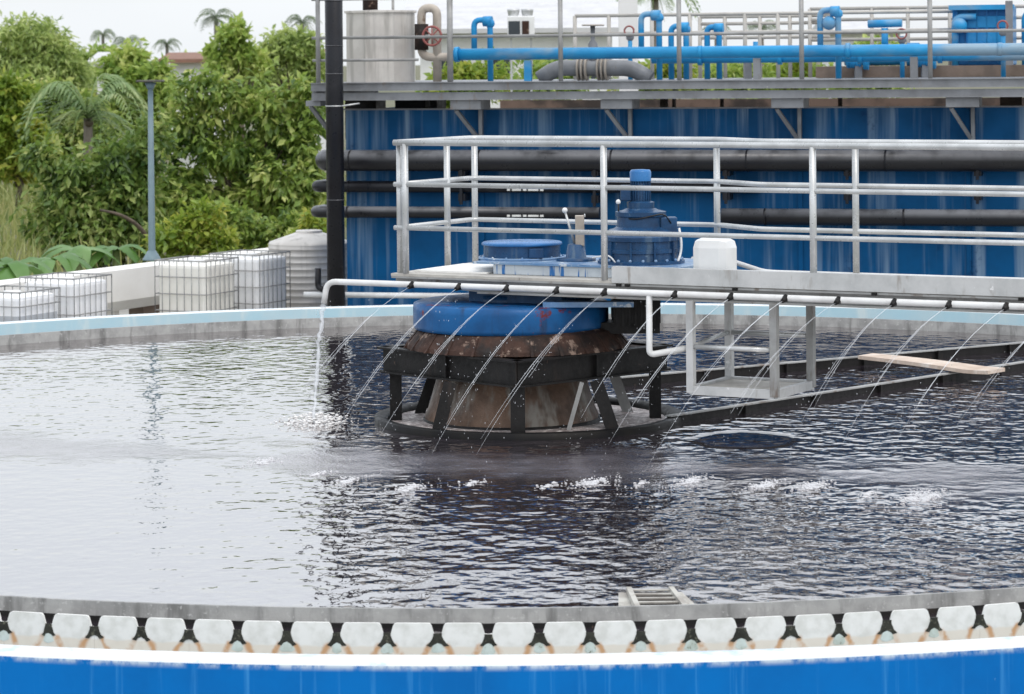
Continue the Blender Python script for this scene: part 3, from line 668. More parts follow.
MB().box(c.x + .16, c.x + .30, c.y - .14, c.y + .02, 1.64, 1.80).build("side_box", BLUEM, gm, bevel=.01)
MB().lathe(c, [(.12, 1.86), (.115, 1.875), (.118, 1.925), (.085, 1.935)], 24, smooth=False).build("flange", BLUEM, gm)
mt = MB().lathe(c, [(.074, 1.93), (.074, 2.12), (.06, 2.125)], 24).build("motor", BLUEM, gm)
for k in range(24):
    a = 2 * math.pi * k / 24
    u_ = Vector((math.cos(a), math.sin(a), 0)); MB().obox(c + u_ * .079 + ZU * 2.02, u_ * .009, Vector((-u_.y, u_.x, 0)) * .003, ZU * .085).build("fin", BLUEM, mt)
MB().lathe(c, [(.09, 2.105), (.092, 2.18), (.08, 2.20), (.01, 2.205)], 24).build("fan_cover", BLUEL, gm)
MB().box(c.x - .17, c.x - .085, c.y - .05, c.y + .05, 1.94, 2.07).build("terminal_box", BLUEM, gm, bevel=.006)
MB().ball(c + Vector((-.19, -.03, 1.93)), .022, 8, 5).build("cable_gland", PLASTW, gm)
MB().tube(bend([c + Vector((-.19, -.03, 1.93)), c + Vector((-.19, -.05, 1.80)), c + Vector((-.05, -.24, 1.79)), c + Vector((.19, -.2, 1.84)), c + Vector((.28, -.1, 1.70))], .06), .007, 6).build("cable", BLACKP, gm)
MB().tube(bend([c + Vector((.315, -.12, 1.71)), c + Vector((.335, -.13, 1.60)), c + Vector((.33, -.13, 1.50)), c + Vector((.29, -.2, 1.41))], .06), .011, 8).build("oil_pipe", PLASTW, gm)
MB().tube(bend([c + Vector((-.42, -.2, 1.47)), c + Vector((-.28, -.25, 1.50)), c + Vector((-.22, -.28, 1.42))], .08), .007, 6).build("hose", PLASTW, gm)

c = B(s_at(715, .2, 255), .2, 0)
jb = thing("white_cover", "white rounded plastic cover box standing on the walkway behind the side channel", "cover box", c + ZU * 1.306)
MB().obox(c + ZU * 1.49, BD * .172, BP * .13, ZU * .184).build("cover", PLASTW, jb, bevel=.085)
MB().obox(c + ZU * 1.33, BD * .178, BP * .136, ZU * .012).build("rim", PLASTW, jb, bevel=.006)

# ------------------------------------------------------------------ skimmer arms and plank
def beam(a, b, label, h=.17, z=.04):
    a, b = Vector(a), Vector(b); d = (b - a).normalized()
    t = thing("skimmer_beam", label, "beam", (*a.to_2d(), 0), "skimmer beams on the water")
    MB().bar(a + ZU * z, b + ZU * z, .02, h).build("web", DARKIRON, t)
    MB().bar(a + ZU * (z + h / 2 + .004), b + ZU * (z + h / 2 + .004), .065, .012).build("flange", GIRD, t)
    n = Vector((-d.y, d.x, 0)); L_ = (b - a).length
    for k in range(1, int(L_)): 
        p = a + d * k; MB().bar(p + ZU * (z - h / 2) - n * .03, p + ZU * (z + h / 2) - n * .03, .02, .04, up=n).build("stiffener", DARKIRON, t)
    return t
beam((1.30, 23.80, 0), (6.50, 29.30, 0), "nearer dark skimmer beam running from the ring to the far right", .075, .06)
beam((1.00, 26.58, 0), (6.75, 30.40, 0), "farther dark skimmer beam behind the hanging platform, under the plank's far end", .12, .055)
pk = MB(); pa, pb = Vector((3.50, 27.95, .165)), Vector((4.55, 26.45, .15)); d = (pb - pa).normalized(); n = Vector((-d.y, d.x, 0))
segs = 12; vs, fs_ = [], []
for k in range(segs + 1):
    t = k / segs; p = pa.lerp(pb, t) + ZU * (.012 * math.sin(t * 3) + (.02 * max(0, t - .85) / .15) - (.03 if False else 0)); w = .15 * (1 - .35 * (1 - t)) * (1 - .25 * max(0, t - .9) / .1)
    for sd_, zz in ((-1, 0), (1, 0), (1, -.035), (-1, -.035)): vs.append(p + n * sd_ * w + ZU * (zz + (.012 if sd_ > 0 else 0)))
for k in range(segs):
    for i in range(4): fs_.append((k * 4 + i, (k + 1) * 4 + i, (k + 1) * 4 + (i + 1) % 4, k * 4 + (i + 1) % 4))
fs_ += [(0, 1, 2, 3), tuple(segs * 4 + i for i in (3, 2, 1, 0))]
pk.add(vs, fs_); prop(pk.build("plank", PLANK), "bleached warped wooden plank lying across the two dark skimmer beams", "plank")

# ------------------------------------------------------------------ rear blue tank with upper walkway
RO = Vector((-2.40, 40.2, 0)); RD = Vector((.970, -.243, 0)); RP = Vector((.243, .970, 0))
def Q(u, v, z): return RO + RD * u + RP * v + ZU * z
def u_at(px, v, py=100):
    k = (px - CX - ROLL * (py - HY)) / F; x0, y0 = RO.x + RP.x * v, RO.y + RP.y * v
    return (k * y0 - x0) / (RD.x - k * RD.y)
def z_at(px, py, v):
    u = u_at(px, v, py); Y = RO.y + RD.y * u + RP.y * v
    return EYE - (py - HY + ROLL * (px - CX)) * Y / F
def qbox(u0, u1, v0, v1, z0, z1): return MB().obox(Q((u0 + u1) / 2, (v0 + v1) / 2, (z0 + z1) / 2), RD * (u1 - u0) / 2, RP * (v1 - v0) / 2, ZU * (z1 - z0) / 2)
UE = 13.0; WT = 2.46
rt = thing("process_tank", "large rectangular blue process tank behind the round tank, with white drip streaks", "tank", Q(0, 0, GZ))
edges = [0.0] + [u_at(p, 0, 150) for p in (482, 632, 800, 968)] + [u_at(968, 0) + 2.2, UE]
for a, b in zip(edges[:-1], edges[1:]): qbox(a + .005, b - .005, 0, .05, GZ, WT - .02).build("wall_panel", BLUEW, rt)
for e in edges[1:-1]: qbox(e - .03, e + .03, -.028, .012, GZ, WT - .03).build("stiffener", BLUEW, rt)
qbox(-.03, UE, -.05, .09, WT - .02, WT).build("rim", STEELP, rt)
qbox(0, .05, .055, 3.2, GZ, WT - .02).build("side_wall", BLUEW, rt)
qbox(u_at(500, 7.5), UE, 7.5, 7.6, .5, WT).build("far_wall", mat("dirty tank inside", (.16, .11, .085), (.05, .04, .035), .7, .85, lo=.42, hi=.55), rt)
qbox(2.6, UE, .06, 7.45, 1.2, 1.9).build("sludge", mat("dark sludge", (.03, .025, .02), None, 1, .3), rt)
for px, w in ((660, .10), (672, .04), (720, .04), (838, .05), (955, .10), (1000, .3)):
    u = u_at(px, 1.5, 102); qbox(u, u + w, 1.5, 1.6, 1.9, 2.60).build("inner_post", BROWNC, rt)
for px0, px1 in ((345, 376), (395, 425), (430, 437)):
    u0, u1 = u_at(px0, .8, 102), u_at(px1, .8, 102); qbox(u0, u1, .8, 1.3, 2.0, 2.62).build("inner_block", DARKIRON, rt)

uw = thing("upper_walkway", "long grey steel walkway on brackets along the top of the blue rear tank", "walkway", Q(0, -.6, 2.46))
DZ = 2.84; u0 = u_at(311, -.6, 88)
f1 = qbox(u0, UE, -.60, -.585, DZ - .115, DZ - .005); f1.obox(Q((u0 + UE) / 2, -.60, DZ - .005), RD * (UE - u0) / 2, RP * .03, ZU * .006); f1.obox(Q((u0 + UE) / 2, -.60, DZ - .112), RD * (UE - u0) / 2, RP * .02, ZU * .006)
f1.build("edge_channel", STEELP, uw)
f2 = qbox(u0, UE, -.575, -.56, DZ - .25, DZ - .142); f2.obox(Q((u0 + UE) / 2, -.58, DZ - .245), RD * (UE - u0) / 2, RP * .035, ZU * .007); f2.build("edge_channel", STEELP, uw)
for k in range(12):
    a, b = u0 + (UE - u0) * k / 12, u0 + (UE - u0) * (k + 1) / 12
    qbox(a + .004, b - .004, -.555, 3.4, DZ - .03, DZ).build("deck_plate", STEELP, uw)
qbox(u0, u0 + .06, -.55, 2.5, DZ - .25, DZ - .035).build("end_beam", STEELP, uw)
for px in (470, 620, 790, 964):
    u = u_at(px, -.3, 110); bk = qbox(u - .22, u + .22, -.55, .0, DZ - .385, DZ - .255).build("bracket", STEELP, uw)
    MB().bar(Q(u + .10, -.08, DZ - .39), Q(u + .10, -.08, 2.0), .05, .08, up=RP).build("upright", STEELP, bk)
    MB().bar(Q(u - .16, -.48, DZ - .39), Q(u + .08, -.06, 2.0), .05, .07, up=RP).build("strut", STEELP, bk)
u = u_at(318, -.3, 110); bk = qbox(u - .1, u + .12, -.55, .0, DZ - .33, DZ - .255).build("bracket", STEELP, uw)
MB().bar(Q(u - .08, -.4, DZ - .33), Q(u + .1, -.1, 2.15), .05, .07, up=RP).build("strut", STEELP, bk)

ur = thing("guard_railing", "tall grey railing along the front of the upper walkway", "railing", Q(0, -.5, DZ))
for px in (318, 450, 560.5, 679, 801.5, 930, 1060): 
    u = u_at(px, -.52, 40); MB().tube([Q(u, -.52, DZ), Q(u, -.52, DZ + 1.22)], .033 if px != 450 else .042, 8).build("post", GALVU, ur)
ua = u_at(312, -.52, 40)
for z in (z_at(512, 36, -.52), z_at(512, 36, -.52) + .55): MB().tube([Q(ua, -.52, z), Q(UE, -.52, z)], .022, 8).build("rail", GALVU, ur)
zz = z_at(380, 60, -.52); MB().tube([Q(ua, -.5, zz), Q(u_at(418, -.52, 60), -.5, zz)], .02, 8).build("rail", GALVU, ur)

def hpipe(name, label, m, px0, px1, py, dpx, v, extra=None, pxm=None):
    u0_, u1_ = u_at(px0, v, py), (UE if px1 is None else u_at(px1, v, py)); z = z_at(px0 if pxm is None else pxm, py, v); r = dpx / 2 / F * 40
    o = MB().tube(bend([Q(u0_ + r, v + .42 + r, z), Q(u0_ + r, v, z), Q(u1_, v, z)], r * 2.2) if px0 < 320 else [Q(u0_, v, z), Q(u1_, v, z)], r, 20).build(name, m); prop(o, label, "pipe", extra); return o, z, r, u0_, u1_
GP = "dark pipes along the rear tank"
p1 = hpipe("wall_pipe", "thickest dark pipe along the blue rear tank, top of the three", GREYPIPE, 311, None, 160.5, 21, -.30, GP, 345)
p2 = hpipe("wall_pipe", "thin dark pipe in the middle of the three on the blue tank", BLACKP, 309, 760, 186.5, 11.5, -.22, GP, 345)
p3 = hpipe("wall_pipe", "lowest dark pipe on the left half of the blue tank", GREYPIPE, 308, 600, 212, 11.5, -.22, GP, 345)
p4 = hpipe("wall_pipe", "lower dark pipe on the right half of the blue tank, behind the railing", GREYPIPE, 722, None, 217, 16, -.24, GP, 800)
for o, z, r, a, b in (p1, p2, p3, p4):
    for k in range(7):
        u = a + 1.9 * k + .6
        if u < b - .2: MB().tube([Q(u - .012, o.location.y * 0 - (.30 if o is p1[0] else .24 if o is p4[0] else .22), z), Q(u + .012, -(.30 if o is p1[0] else .24 if o is p4[0] else .22), z)], r + .006, 18).build("joint", BLACKP, o)
for bi, (px, py) in enumerate(((463, 172), (463, 197), (596, 172), (596, 199), (727, 172), (727, 196), (848, 172), (848, 196), (978, 172), (978, 196))):
    u = u_at(px, -.25, py); z = z_at(px, py, -.2)
    qb = qbox(u - .05, u + .05, -.33, -.03, z - .05, z + .05); qb.obox(Q(u, -.35, z + .02), RD * .02, RP * .02, ZU * .12)
    prop(qb.build("pipe_bracket", BLACKP), ("upper" if bi % 2 == 0 else "lower") + " black pipe bracket of the %s pair on the blue tank wall" % ("first", "second", "third", "fourth", "last")[bi // 2], "bracket", "black pipe brackets on the blue tank")
for py, v, o in ((192.5, -.22, p2), (216.5, -.22, p3)):
    pz = o[1] - o[2] * .45; pv = v - o[2] * .92
    for x0, x1 in ((507, 510), (512, 521), (523, 526.5), (528, 538.5), (540, 543.5)):
        a_, b_ = u_at(x0, pv, py), u_at(x1, pv, py); qbox(a_, b_, pv - .004, pv + .004, pz - .014, pz + .014).build("lettering", PRINT, o[0])

bp_ = thing("standpipe", "tall black standpipe rising past the walkway's left end", "pipe", (*P(335, 200, 39.2).to_2d(), GZ))
x, y = P(335, 150, 39.2).to_2d()
MB().tube([(x, y, GZ), (x, y, 6.2)], .125, 24).build("pipe", BLACKP, bp_)
for py in (1, 46, 74, 106, 200): 
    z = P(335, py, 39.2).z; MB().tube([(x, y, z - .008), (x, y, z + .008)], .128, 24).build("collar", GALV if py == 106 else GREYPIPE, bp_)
MB().tube([(x + .1, y - .08, P(335, 106, 39.2).z), (x + .35, y - .02, P(335, 105, 39.2).z + .02)], .012, 6).build("strap", GALV, bp_)
wpz = P(350, 296, 39.5)
prop(MB().tube([P(304, 294.5, 39.6), P(470, 296, 39.3)], .04, 10).build("white_pipe", WHITEP), "short white horizontal pipe behind the foot of the black standpipe", "pipe")
prop(MB().tube(bend([P(318, 268, 39.6), P(318, 288, 39.6), P(326, 290, 39.5)], .1), .045, 8).build("black_elbow", BLACKP), "small black pipe elbow in front of the ribbed steel water tank", "pipe")

# steel hopper, beige pipes, valve
hc = Q(u_at(381, .55, 50), .55, 0)
hz1 = P(381, 13, hc.y).z
hop = thing("steel_hopper", "pale stainless octagonal hopper on the upper walkway", "hopper", hc + ZU * DZ)
MB().lathe(hc, [(.53, DZ), (.53, hz1)], 8, smooth=False, rot=R(-67.5 + 45)).build("shell", STAINLESS, hop)
MB().lathe(hc, [(.53, hz1), (.56, hz1), (.56, hz1 + .03), (.02, hz1 + .05)], 8, smooth=False, rot=R(-22.5)).build("lid", STAINLESS, hop)
MB().tube([hc + Vector((-.15, 0, hz1 + .04)), hc + Vector((-.15, 0, hz1 + .6))], .11, 14).build("inlet_pipe", RUST, hop)
MB().tube([hc + Vector((.18, 0, hz1 + .04)), hc + Vector((.18, 0, hz1 + .6))], .02, 8).build("rod", GALV, hop)

def at(px, py, v): return Q(u_at(px, v, py), v, z_at(px, py, v))
bg = thing("beige_pipe", "beige looped pipe with red handwheel beside the steel hopper", "pipe", at(437, 80, .3))
MB().tube(bend([at(456, 57, .3), at(421.5, 57, .3), at(421.5, 8, .3), at(437, 8, .3), Q(u_at(437, .3, 40), .3, DZ)], .14), .062, 14).build("pipe", BEIGEP, bg)
vb = MB().tube([at(421.5, 50, .3), at(421.5, 24, .3)], .10, 14).build("valve", RUST, bg)
w0 = at(432, 36, .02)
hw = MB().tube(arc_pts(w0, .135, 0, 2 * math.pi, RD, ZU, 24), .018, 6, cap=False).build("handwheel", REDP, vb)
for k in range(4): a = math.pi * k / 4; MB().tube([w0 - .13 * (math.cos(a) * RD + math.sin(a) * ZU), w0 + .13 * (math.cos(a) * RD + math.sin(a) * ZU)], .01, 6).build("spoke", REDP, hw)
MB().tube([w0, at(424, 36, .3)], .02, 8).build("stem", GALV, vb)

lp = thing("header_pipe", "long light blue header pipe running above the upper walkway", "pipe", at(458, 55, .1))
zc = z_at(512, 54, .1); ul = u_at(455, .1, 55)
MB().tube([Q(ul, .1, zc), Q(UE, .1, zc)], .085, 18).build("pipe", CYANP, lp)
for px in (457, 848, 1000, 700): u = u_at(px, .1, 52); MB().tube([Q(u - .03, .1, zc), Q(u + .03, .1, zc)], .11 if px in (457, 848) else .092, 18).build("flange", CYANP, lp)
for px in (528, 757, 914): u = u_at(px, .1, 65); MB().obox(Q(u, .1, (DZ + zc - .09) / 2), RD * .05, RP * .04, ZU * (zc - .09 - DZ) / 2).build("stand", CYANP if px < 600 else STEELP, lp)

NG = [(474, 490, 20, .5, "first blue looped pipe, right of the red handwheel"), (641, 659, 14, .5, "tallest middle blue looped pipe under the palm crown"), (671, 686, 26, 1.2, "small blue looped pipe beside the middle one"), (707, 719, 27, 1.2, "small blue looped pipe left of the corner of the rear rails"), (820, 838, 10, .5, "tall blue looped pipe left of the concrete curb")]
for x0, x1, yt, v, lb in NG:
    t = thing("looped_pipe", lb, "pipe", Q(u_at(x0, v, 70), v, DZ), "blue looped pipes above the header pipe")
    a, b = at(x0, yt, v), at(x1, yt, v); a0, b0 = Vector(a), Vector(b); a0.z = zc if v < 1 else DZ; b0.z = DZ
    MB().tube(bend([a0, a, b, b0], .10), .042, 12).build("pipe", CYANP, t)
    m2 = (a + b) / 2; MB().tube([m2 + RD * .02 - ZU * .02, m2 + RD * .15 - ZU * .02], .075, 12).build("elbow", CYANP, t)
    MB().ball(b + ZU * -.05, .07, 10, 6).build("union", CYANP, t)
    if x0 == 820: MB().ball(m2 - ZU * .18, .10, 12, 8).build("valve", CYANP, t)
gp = thing("flanged_pipe", "grey pipe with flanged bellows lying on the upper walkway", "pipe", at(595, 80, .5))
zb = z_at(595, 69, .5)
MB().tube(bend([at(540, 79, .5), at(556, 68, .5), at(632, 68, .5), at(650, 79, .5)], .2), .115, 16).build("pipe", STEELP, gp)
for px in (579, 583, 587, 599, 603, 607): u = u_at(px, .5, 68); MB().tube([Q(u - .012, .5, zb), Q(u + .012, .5, zb)], .17, 18).build("flange", BEIGEP if px % 2 else STEELP, gp)
MB().tube([Q(u_at(593, .5, 60), .5, zb), Q(u_at(593, .5, 60), .5, z_at(593, 44, .5)), Q(u_at(593, .5, 60), .5, z_at(593, 40, .5)), Q(u_at(593, .5, 60), .5, z_at(593, 26, .5))], [.05, .07, .03, .035], 10).build("valve_stem", STEELP, gp)
MB().tube([at(593, 26, .5), at(593, 24.5, .5)], [.16, .16], 16).build("handwheel", BEIGEP, gp)

hp2 = thing("return_pipe", "second, darker blue pipe just below and behind the long header pipe", "pipe", at(700, 60, .9))
z2 = z_at(700, 58.5, .9)
MB().tube([Q(u_at(652, .9, 58), .9, z2), Q(UE, .9, z2)], .07, 14).build("pipe", CYANP, hp2)
for px in (700, 780, 860, 940): u = u_at(px, .9, 58); MB().tube([Q(u - .03, .9, z2), Q(u + .03, .9, z2)], .1, 14).build("flange", CYANP, hp2)
for (px, py, lb) in ((748, 57, "small blue pump lying behind the header pipe, left of the concrete curb"), (858, 62, "small blue pump on the curb, left of the round casing pump"), (925, 61, "small blue pump on the curb beside the big blue machine")):
    v = 1.45; c = at(px, py, v); t = thing("small_pump", lb, "pump", Q(u_at(px, v, py), v, DZ), "small blue pumps on the upper walkway")
    MB().tube([c - RD * .16, c + RD * .05], .085, 14).build("motor", CYANP, t)
    MB().tube([c + RD * .08, c + RD * .15], .115, 14).build("casing", CYANP, t)
    for k in range(5): MB().tube([c - RD * (.14 - .04 * k), c - RD * (.13 - .04 * k)], .095, 12).build("fin", CYANP, t)
    MB().tube([c + RD * .11, c + RD * .11 + ZU * .22], .035, 10).build("outlet", CYANP, t)
    MB().bar(Q(u_at(px, v, py), v, DZ), c - ZU * .05, .10, .12).build("foot", STEELP, t)
VL = ["small red wheeled valve on the pale pipe at the middle of the upper rails", "small red wheeled valve standing left of the blue pump", "small red wheeled valve in front of the big blue machine"]
for (px, py, v), lb in zip(((630, 33, 1.4), (902, 36, 1.3), (1003, 28, 1.2)), VL):
    t = thing("small_valve", lb, "valve", Q(u_at(px, v, py), v, DZ), "small red valves on the upper walkway"); c = at(px, py, v)
    MB().tube([Q(u_at(px, v, py), v, DZ), c], [.035, .03], 8).build("stem_pipe", CYANP, t)
    MB().ball(c - ZU * .06, .06, 10, 6).build("body", STEELP, t)
    MB().tube(arc_pts(c + ZU * .03 - RP * .06, .07, 0, 2 * math.pi, RD, ZU, 14), .014, 6, cap=False).build("handwheel", REDP, t)
# rear railings and machines
def rail2(label, v, pxs, ys, zs_px, px_end=None):
    t = thing("guard_railing", label, "railing", Q(u_at(pxs[0], v, 60), v, DZ))
    uu = u_at(pxs[0], v, 30); ue = UE if px_end is None else u_at(px_end, v, 30)
    zs_ = [z_at(pxs[0], y, v) for y in zs_px]
    for px in pxs: u = u_at(px, v, 40); MB().tube([Q(u, v, DZ), Q(u, v, max(zs_))], .03, 8).build("post", RAILB, t)
    for z in zs_: MB().tube([Q(uu, v, z), Q(ue, v, z)], .026, 8).build("rail", RAILB, t)
rail2("pale middle railing behind the long blue header pipe", 2.2, (575, 609, 652, 690, 745, 778), None, (16, 34), 1000)
rail2("pale far railing behind the pumps, right of the middle railing", 3.2, (810, 872, 908, 950, 1010), None, (9, 20, 40))
rail2("far left stretch of pale rails beyond the small looped pipes", 3.3, (700, 725, 760, 790), None, (17, 24, 38), 830)
cb = qbox(u_at(816, 1.6), UE, 1.6, 3.3, DZ + .003, z_at(900, 66, 1.6)); prop(cb.build("concrete_curb", BROWNC), "low brown concrete curb on the right of the upper walkway", "curb")
bm = thing("blue_machine", "big bright blue machine block on the concrete curb at the right", "machine", Q(u_at(980, 2.2, 60), 2.2, z_at(900, 66, 1.6)))
a, b = u_at(952, 2.0, 40), u_at(1012, 2.0, 40); zt, zb_ = z_at(980, 6, 2.0), z_at(900, 66, 1.6)
CYD = mat("machine blue", (.012, .22, .52), (.012, .14, .38), 4, .4)
MB().obox(Q((a + b) / 2, 2.5, (zt + zb_) / 2), RD * (b - a) / 2, RP * .45, ZU * (zt - zb_) / 2).build("body", CYD, bm, bevel=.02)
for k in range(3): z = zb_ + (zt - zb_) * (.12 + .27 * k); MB().obox(Q((a + b) / 2 + .1, 2.03, z + .06), RD * (b - a) / 2 * .72, RP * .02, ZU * .085).build("panel", CYANP, bm, bevel=.01)
MB().tube(bend([Q(a + .05, 1.95, zb_), Q(a + .05, 1.95, zt - .15), Q(a + .35, 1.95, zt - .15)], .12), .05, 10).build("pipe", CYANP, bm)
MB().ball(Q(a + .12, 1.9, zt - .28), .11, 12, 8).build("valve", CYANP, bm)
MB().tube(bend([Q(b + .2, 1.9, zb_), Q(b + .2, 1.9, zt - .1), Q(b + .6, 1.9, zt - .1)], .12), .06, 10).build("pipe", CYANP, bm)
for k in range(6):
    u = a + (b - a) * (k + .5) / 6; MB().obox(Q(u, 2.04, (zt + zb_) / 2), RD * .012, RP * .03, ZU * (zt - zb_) * .46).build("rib", CYD, bm)
MB().obox(Q((a + b) / 2, 2.0, zt - .02), RD * (b - a) * .54, RP * .12, ZU * .035).build("top_flange", CYANP, bm)
MB().tube([Q(a - .12, 1.9, zb_ + .22), Q(b + .15, 1.9, zb_ + .22)], .055, 12).build("pipe", CYANP, bm)
MB().tube([Q((a + b) / 2 - .05, 1.8, zb_ + .22), Q((a + b) / 2 - .05, 2.1, zb_ + .22)], .12, 14).build("valve", CYD, bm)
MB().obox(Q(b - .02, 1.75, (zt + zb_) / 2), RD * .05, RP * .03, ZU * (zt - zb_) / 2 * 1.15).build("upright", STEELP, bm)
pm = thing("blue_pump", "low blue pump with round casing on the concrete curb", "pump", at(885, 60, 2.0))
zp = z_at(900, 66, 1.6)
MB().tube([Q(u_at(845, 2.0, 60), 2.0, zp + .14), Q(u_at(905, 2.0, 60), 2.0, zp + .14)], .13, 16).build("motor", CYANP, pm)
MB().tube([Q(u_at(908, 2.0, 60), 1.92, zp + .16), Q(u_at(920, 2.0, 60), 1.92, zp + .16)], .17, 16).build("casing", CYANP, pm)
MB().tube([Q(u_at(885, 2.0, 60), 2.0, zp + .2), Q(u_at(885, 2.0, 60), 2.0, z_at(885, 28, 2))], .05, 10).build("pipe", CYANP, pm)
MB().tube([at(868, 24, 2.0), at(902, 23, 2.0)], .06, 10).build("tank", CYANP, pm)

wc = at(628, 0, 9.0)
prop(MB().box(wc.x - .16, wc.x + .16, wc.y - .1, wc.y + .2, GZ, wc.z + .6).build("white_column", HOUSEW), "white square column rising behind the upper walkway, below the palm", "column")

ac = P(521, 25, 56)
acu = thing("condenser_unit", "white air conditioning condenser with two fans above the grey roof", "air conditioner", ac)
MB().box(ac.x - .27, ac.x + .27, 56, 56.5, ac.z - .26, ac.z + .18).build("cabinet", PLASTW, acu, bevel=.02)
MB().box(ac.x - .25, ac.x - .02, 55.985, 55.999, ac.z - .2, ac.z + .08).build("grille", WINDOWM, acu); MB().box(ac.x + .02, ac.x + .16, 55.985, 55.999, ac.z - .2, ac.z + .08).build("grille", RUST, acu)
for dx in (-.15, .13): MB().lathe((ac.x + dx, 56.25, ac.z + .18), [(.10, 0), (.12, .10), (.13, .14), (.02, .15)], 16).build("fan", GALV, acu)
for dx in (-.2, .2): MB().box(ac.x + dx - .02, ac.x + dx + .02, 56.2, 56.26, GZ, ac.z - .26).build("leg", GALV, acu)
rb = thing("rear_building", "low white building with grey sheet roof behind the upper walkway", "building", (0, 74, GZ))
a, b = P(420, 34, 72), P(612, 34, 72)
MB().box(a.x, b.x, 72, 80, GZ, a.z).build("wall", HOUSEW, rb)
MB().prism([(-.5, 0), (4, .75), (8.5, 0), (8.5, -.12), (-.5, -.12)], (a.x - .5, 72, a.z + .12), (0, 1, 0), ZU, (b.x - a.x + 1, 0, 0)).build("roof", ROOFG, rb)
for k in range(4): MB().box(a.x + .5 + 1.2 * k, a.x + 1.1 + 1.2 * k, 71.96, 71.995, a.z - 1.2, a.z - .5).build("window", WINDOWM, rb)

# ------------------------------------------------------------------ left yard: parapet, totes, steel tank, lamp
pL, pR = P(0, 285, 38), P(268, 253, 44.2); pL.z = pR.z = 0; pd = (pR - pL).normalized(); pn = Vector((pd.y, -pd.x, 0))
A0, A1 = pL - pd * 4.5, pR + pd * 1.5
pw = thing("parapet", "long white concrete parapet behind the totes, running into the trees", "wall", (A0 + A1) / 2 + ZU * GZ)
MB().prism([(0, .15), (.0, -.30), (-.12, -.45), (-.5, -.45), (-.5, .15)], A0, pn, ZU, A1 - A0).build("beam", WHITEC, pw)
L_ = (A1 - A0).length
for k in range(int(L_ / 1.15)):
    c = A0 + pd * (.4 + 1.15 * k) - pn * .3; MB().obox(c + ZU * ((GZ - .455) / 2), pd * .26, pn * .13, ZU * ((-.455 - GZ) / 2)).build("pier", BROWNC if k % 2 else WHITEC, pw)

def tote(px, Y, label, W=.86, H=1.09, m=TOTE, liquid=False):
    c = P(px, 280, Y); c.z = GZ; u = Vector((.9, -.44, 0)).normalized(); v = Vector((.44, .9, 0)).normalized()
    t = thing("liquid_tote", label, "liquid tote", c, "caged plastic totes behind the tank")
    MB().obox(c + ZU * .07, u * W / 2, v * W / 2, ZU * .064).build("pallet", PALLET, t)
    bo = MB().obox(c + ZU * (.14 + (H - .2) / 2), u * (W / 2 - .03), v * (W / 2 - .03), ZU * (H - .2) / 2).build("bottle", m, t, bevel=.05)
    MB().lathe(c + ZU * (H - .06), [(.11, 0), (.11, .045), (.02, .05)], 16).build("cap", PLASTW, bo)
    if liquid: MB().obox(c + ZU * (.14 + .3), u * (W / 2 - .026), v * (W / 2 - .026), ZU * .30).build("liquid_band", mat("milky liquid", (.50, .52, .54), None, 3, .5), bo)
    cg = MB(); r = .007
    for sd_ in (-1, 1):
        for k in range(8):
            q_ = -W / 2 + W * k / 7
            for ax, bx in ((u, v), (v, u)):
                p = c + ax * q_ + bx * sd_ * W / 2; cg.tube([p + ZU * .13, p + ZU * H], r, 5)
        for z in (.14, .38, .62, .86, H):
            for ax, bx in ((u, v), (v, u)):
                cg.tube([c + bx * sd_ * W / 2 - ax * W / 2 + ZU * z, c + bx * sd_ * W / 2 + ax * W / 2 + ZU * z], r * (1.5 if z == H else 1.1), 6)
    cg.build("cage", CAGE, t)
    return t
tote(12, 35.5, "nearest caged white tote at the left photo edge, milky liquid inside", m=TOTEW, liquid=True, H=1.04)
tote(66, 37.0, "caged white tote right beside the one at the left photo edge", m=TOTEW)
tote(197, 40.0, "yellowed caged tote, left one of the pair near the steel tank")
tote(250, 41.2, "whiter caged tote between the yellowed tote and the steel tank", m=TOTEW)

sc0 = P(309, 240, 42.8); sc0.z = 0
st = thing("steel_tank", "ribbed stainless water tank with cone top beside the black standpipe", "water tank", sc0 + ZU * GZ)
prof = [(.62, GZ)]
z = GZ
while z < .33: prof += [(.62, z + .045), (.628, z + .052), (.628, z + .062), (.62, z + .07)]; z += .10
prof += [(.62, .37)]
MB().lathe(sc0, prof, 48).build("shell", STAINLESS, st)
MB().lathe(sc0, [(.62, .37), (.60, .40), (.22, .53), (.20, .535)], 48).build("cone_top", STAINLESS, st)
MB().lathe(sc0, [(.20, .53), (.205, .56), (.18, .57), (.02, .575)], 32).build("lid", STAINLESS, st)

lb_ = P(152, 264, 42.5); lt_ = P(150, 81, 42.5)
lm = thing("lamp_post", "slim blue grey lamp post with flat head standing on the white parapet", "lamp post", lb_)
MB().tube([(lb_.x, lb_.y, .15), (lb_.x, lb_.y, lb_.z + .1), (lb_.x, lb_.y, lt_.z)], [.06, .055, .038], 14).build("pole", GREYB, lm)
MB().tube([(lb_.x, lb_.y, .15), (lb_.x, lb_.y, .17), (lb_.x, lb_.y, .30)], [.15, .14, .06], 14).build("foot", GREYB, lm)
MB().tube([(lb_.x, lb_.y, lt_.z - .12), (lb_.x, lb_.y, lt_.z - .02)], [.05, .09], 12).build("neck", GREYB, lm)
MB().obox((lb_.x, lb_.y, lt_.z), (.20, 0, .0), (0, .16, 0), (0, 0, .015)).build("lamp_head", LAMPH, lm, bevel=.008)

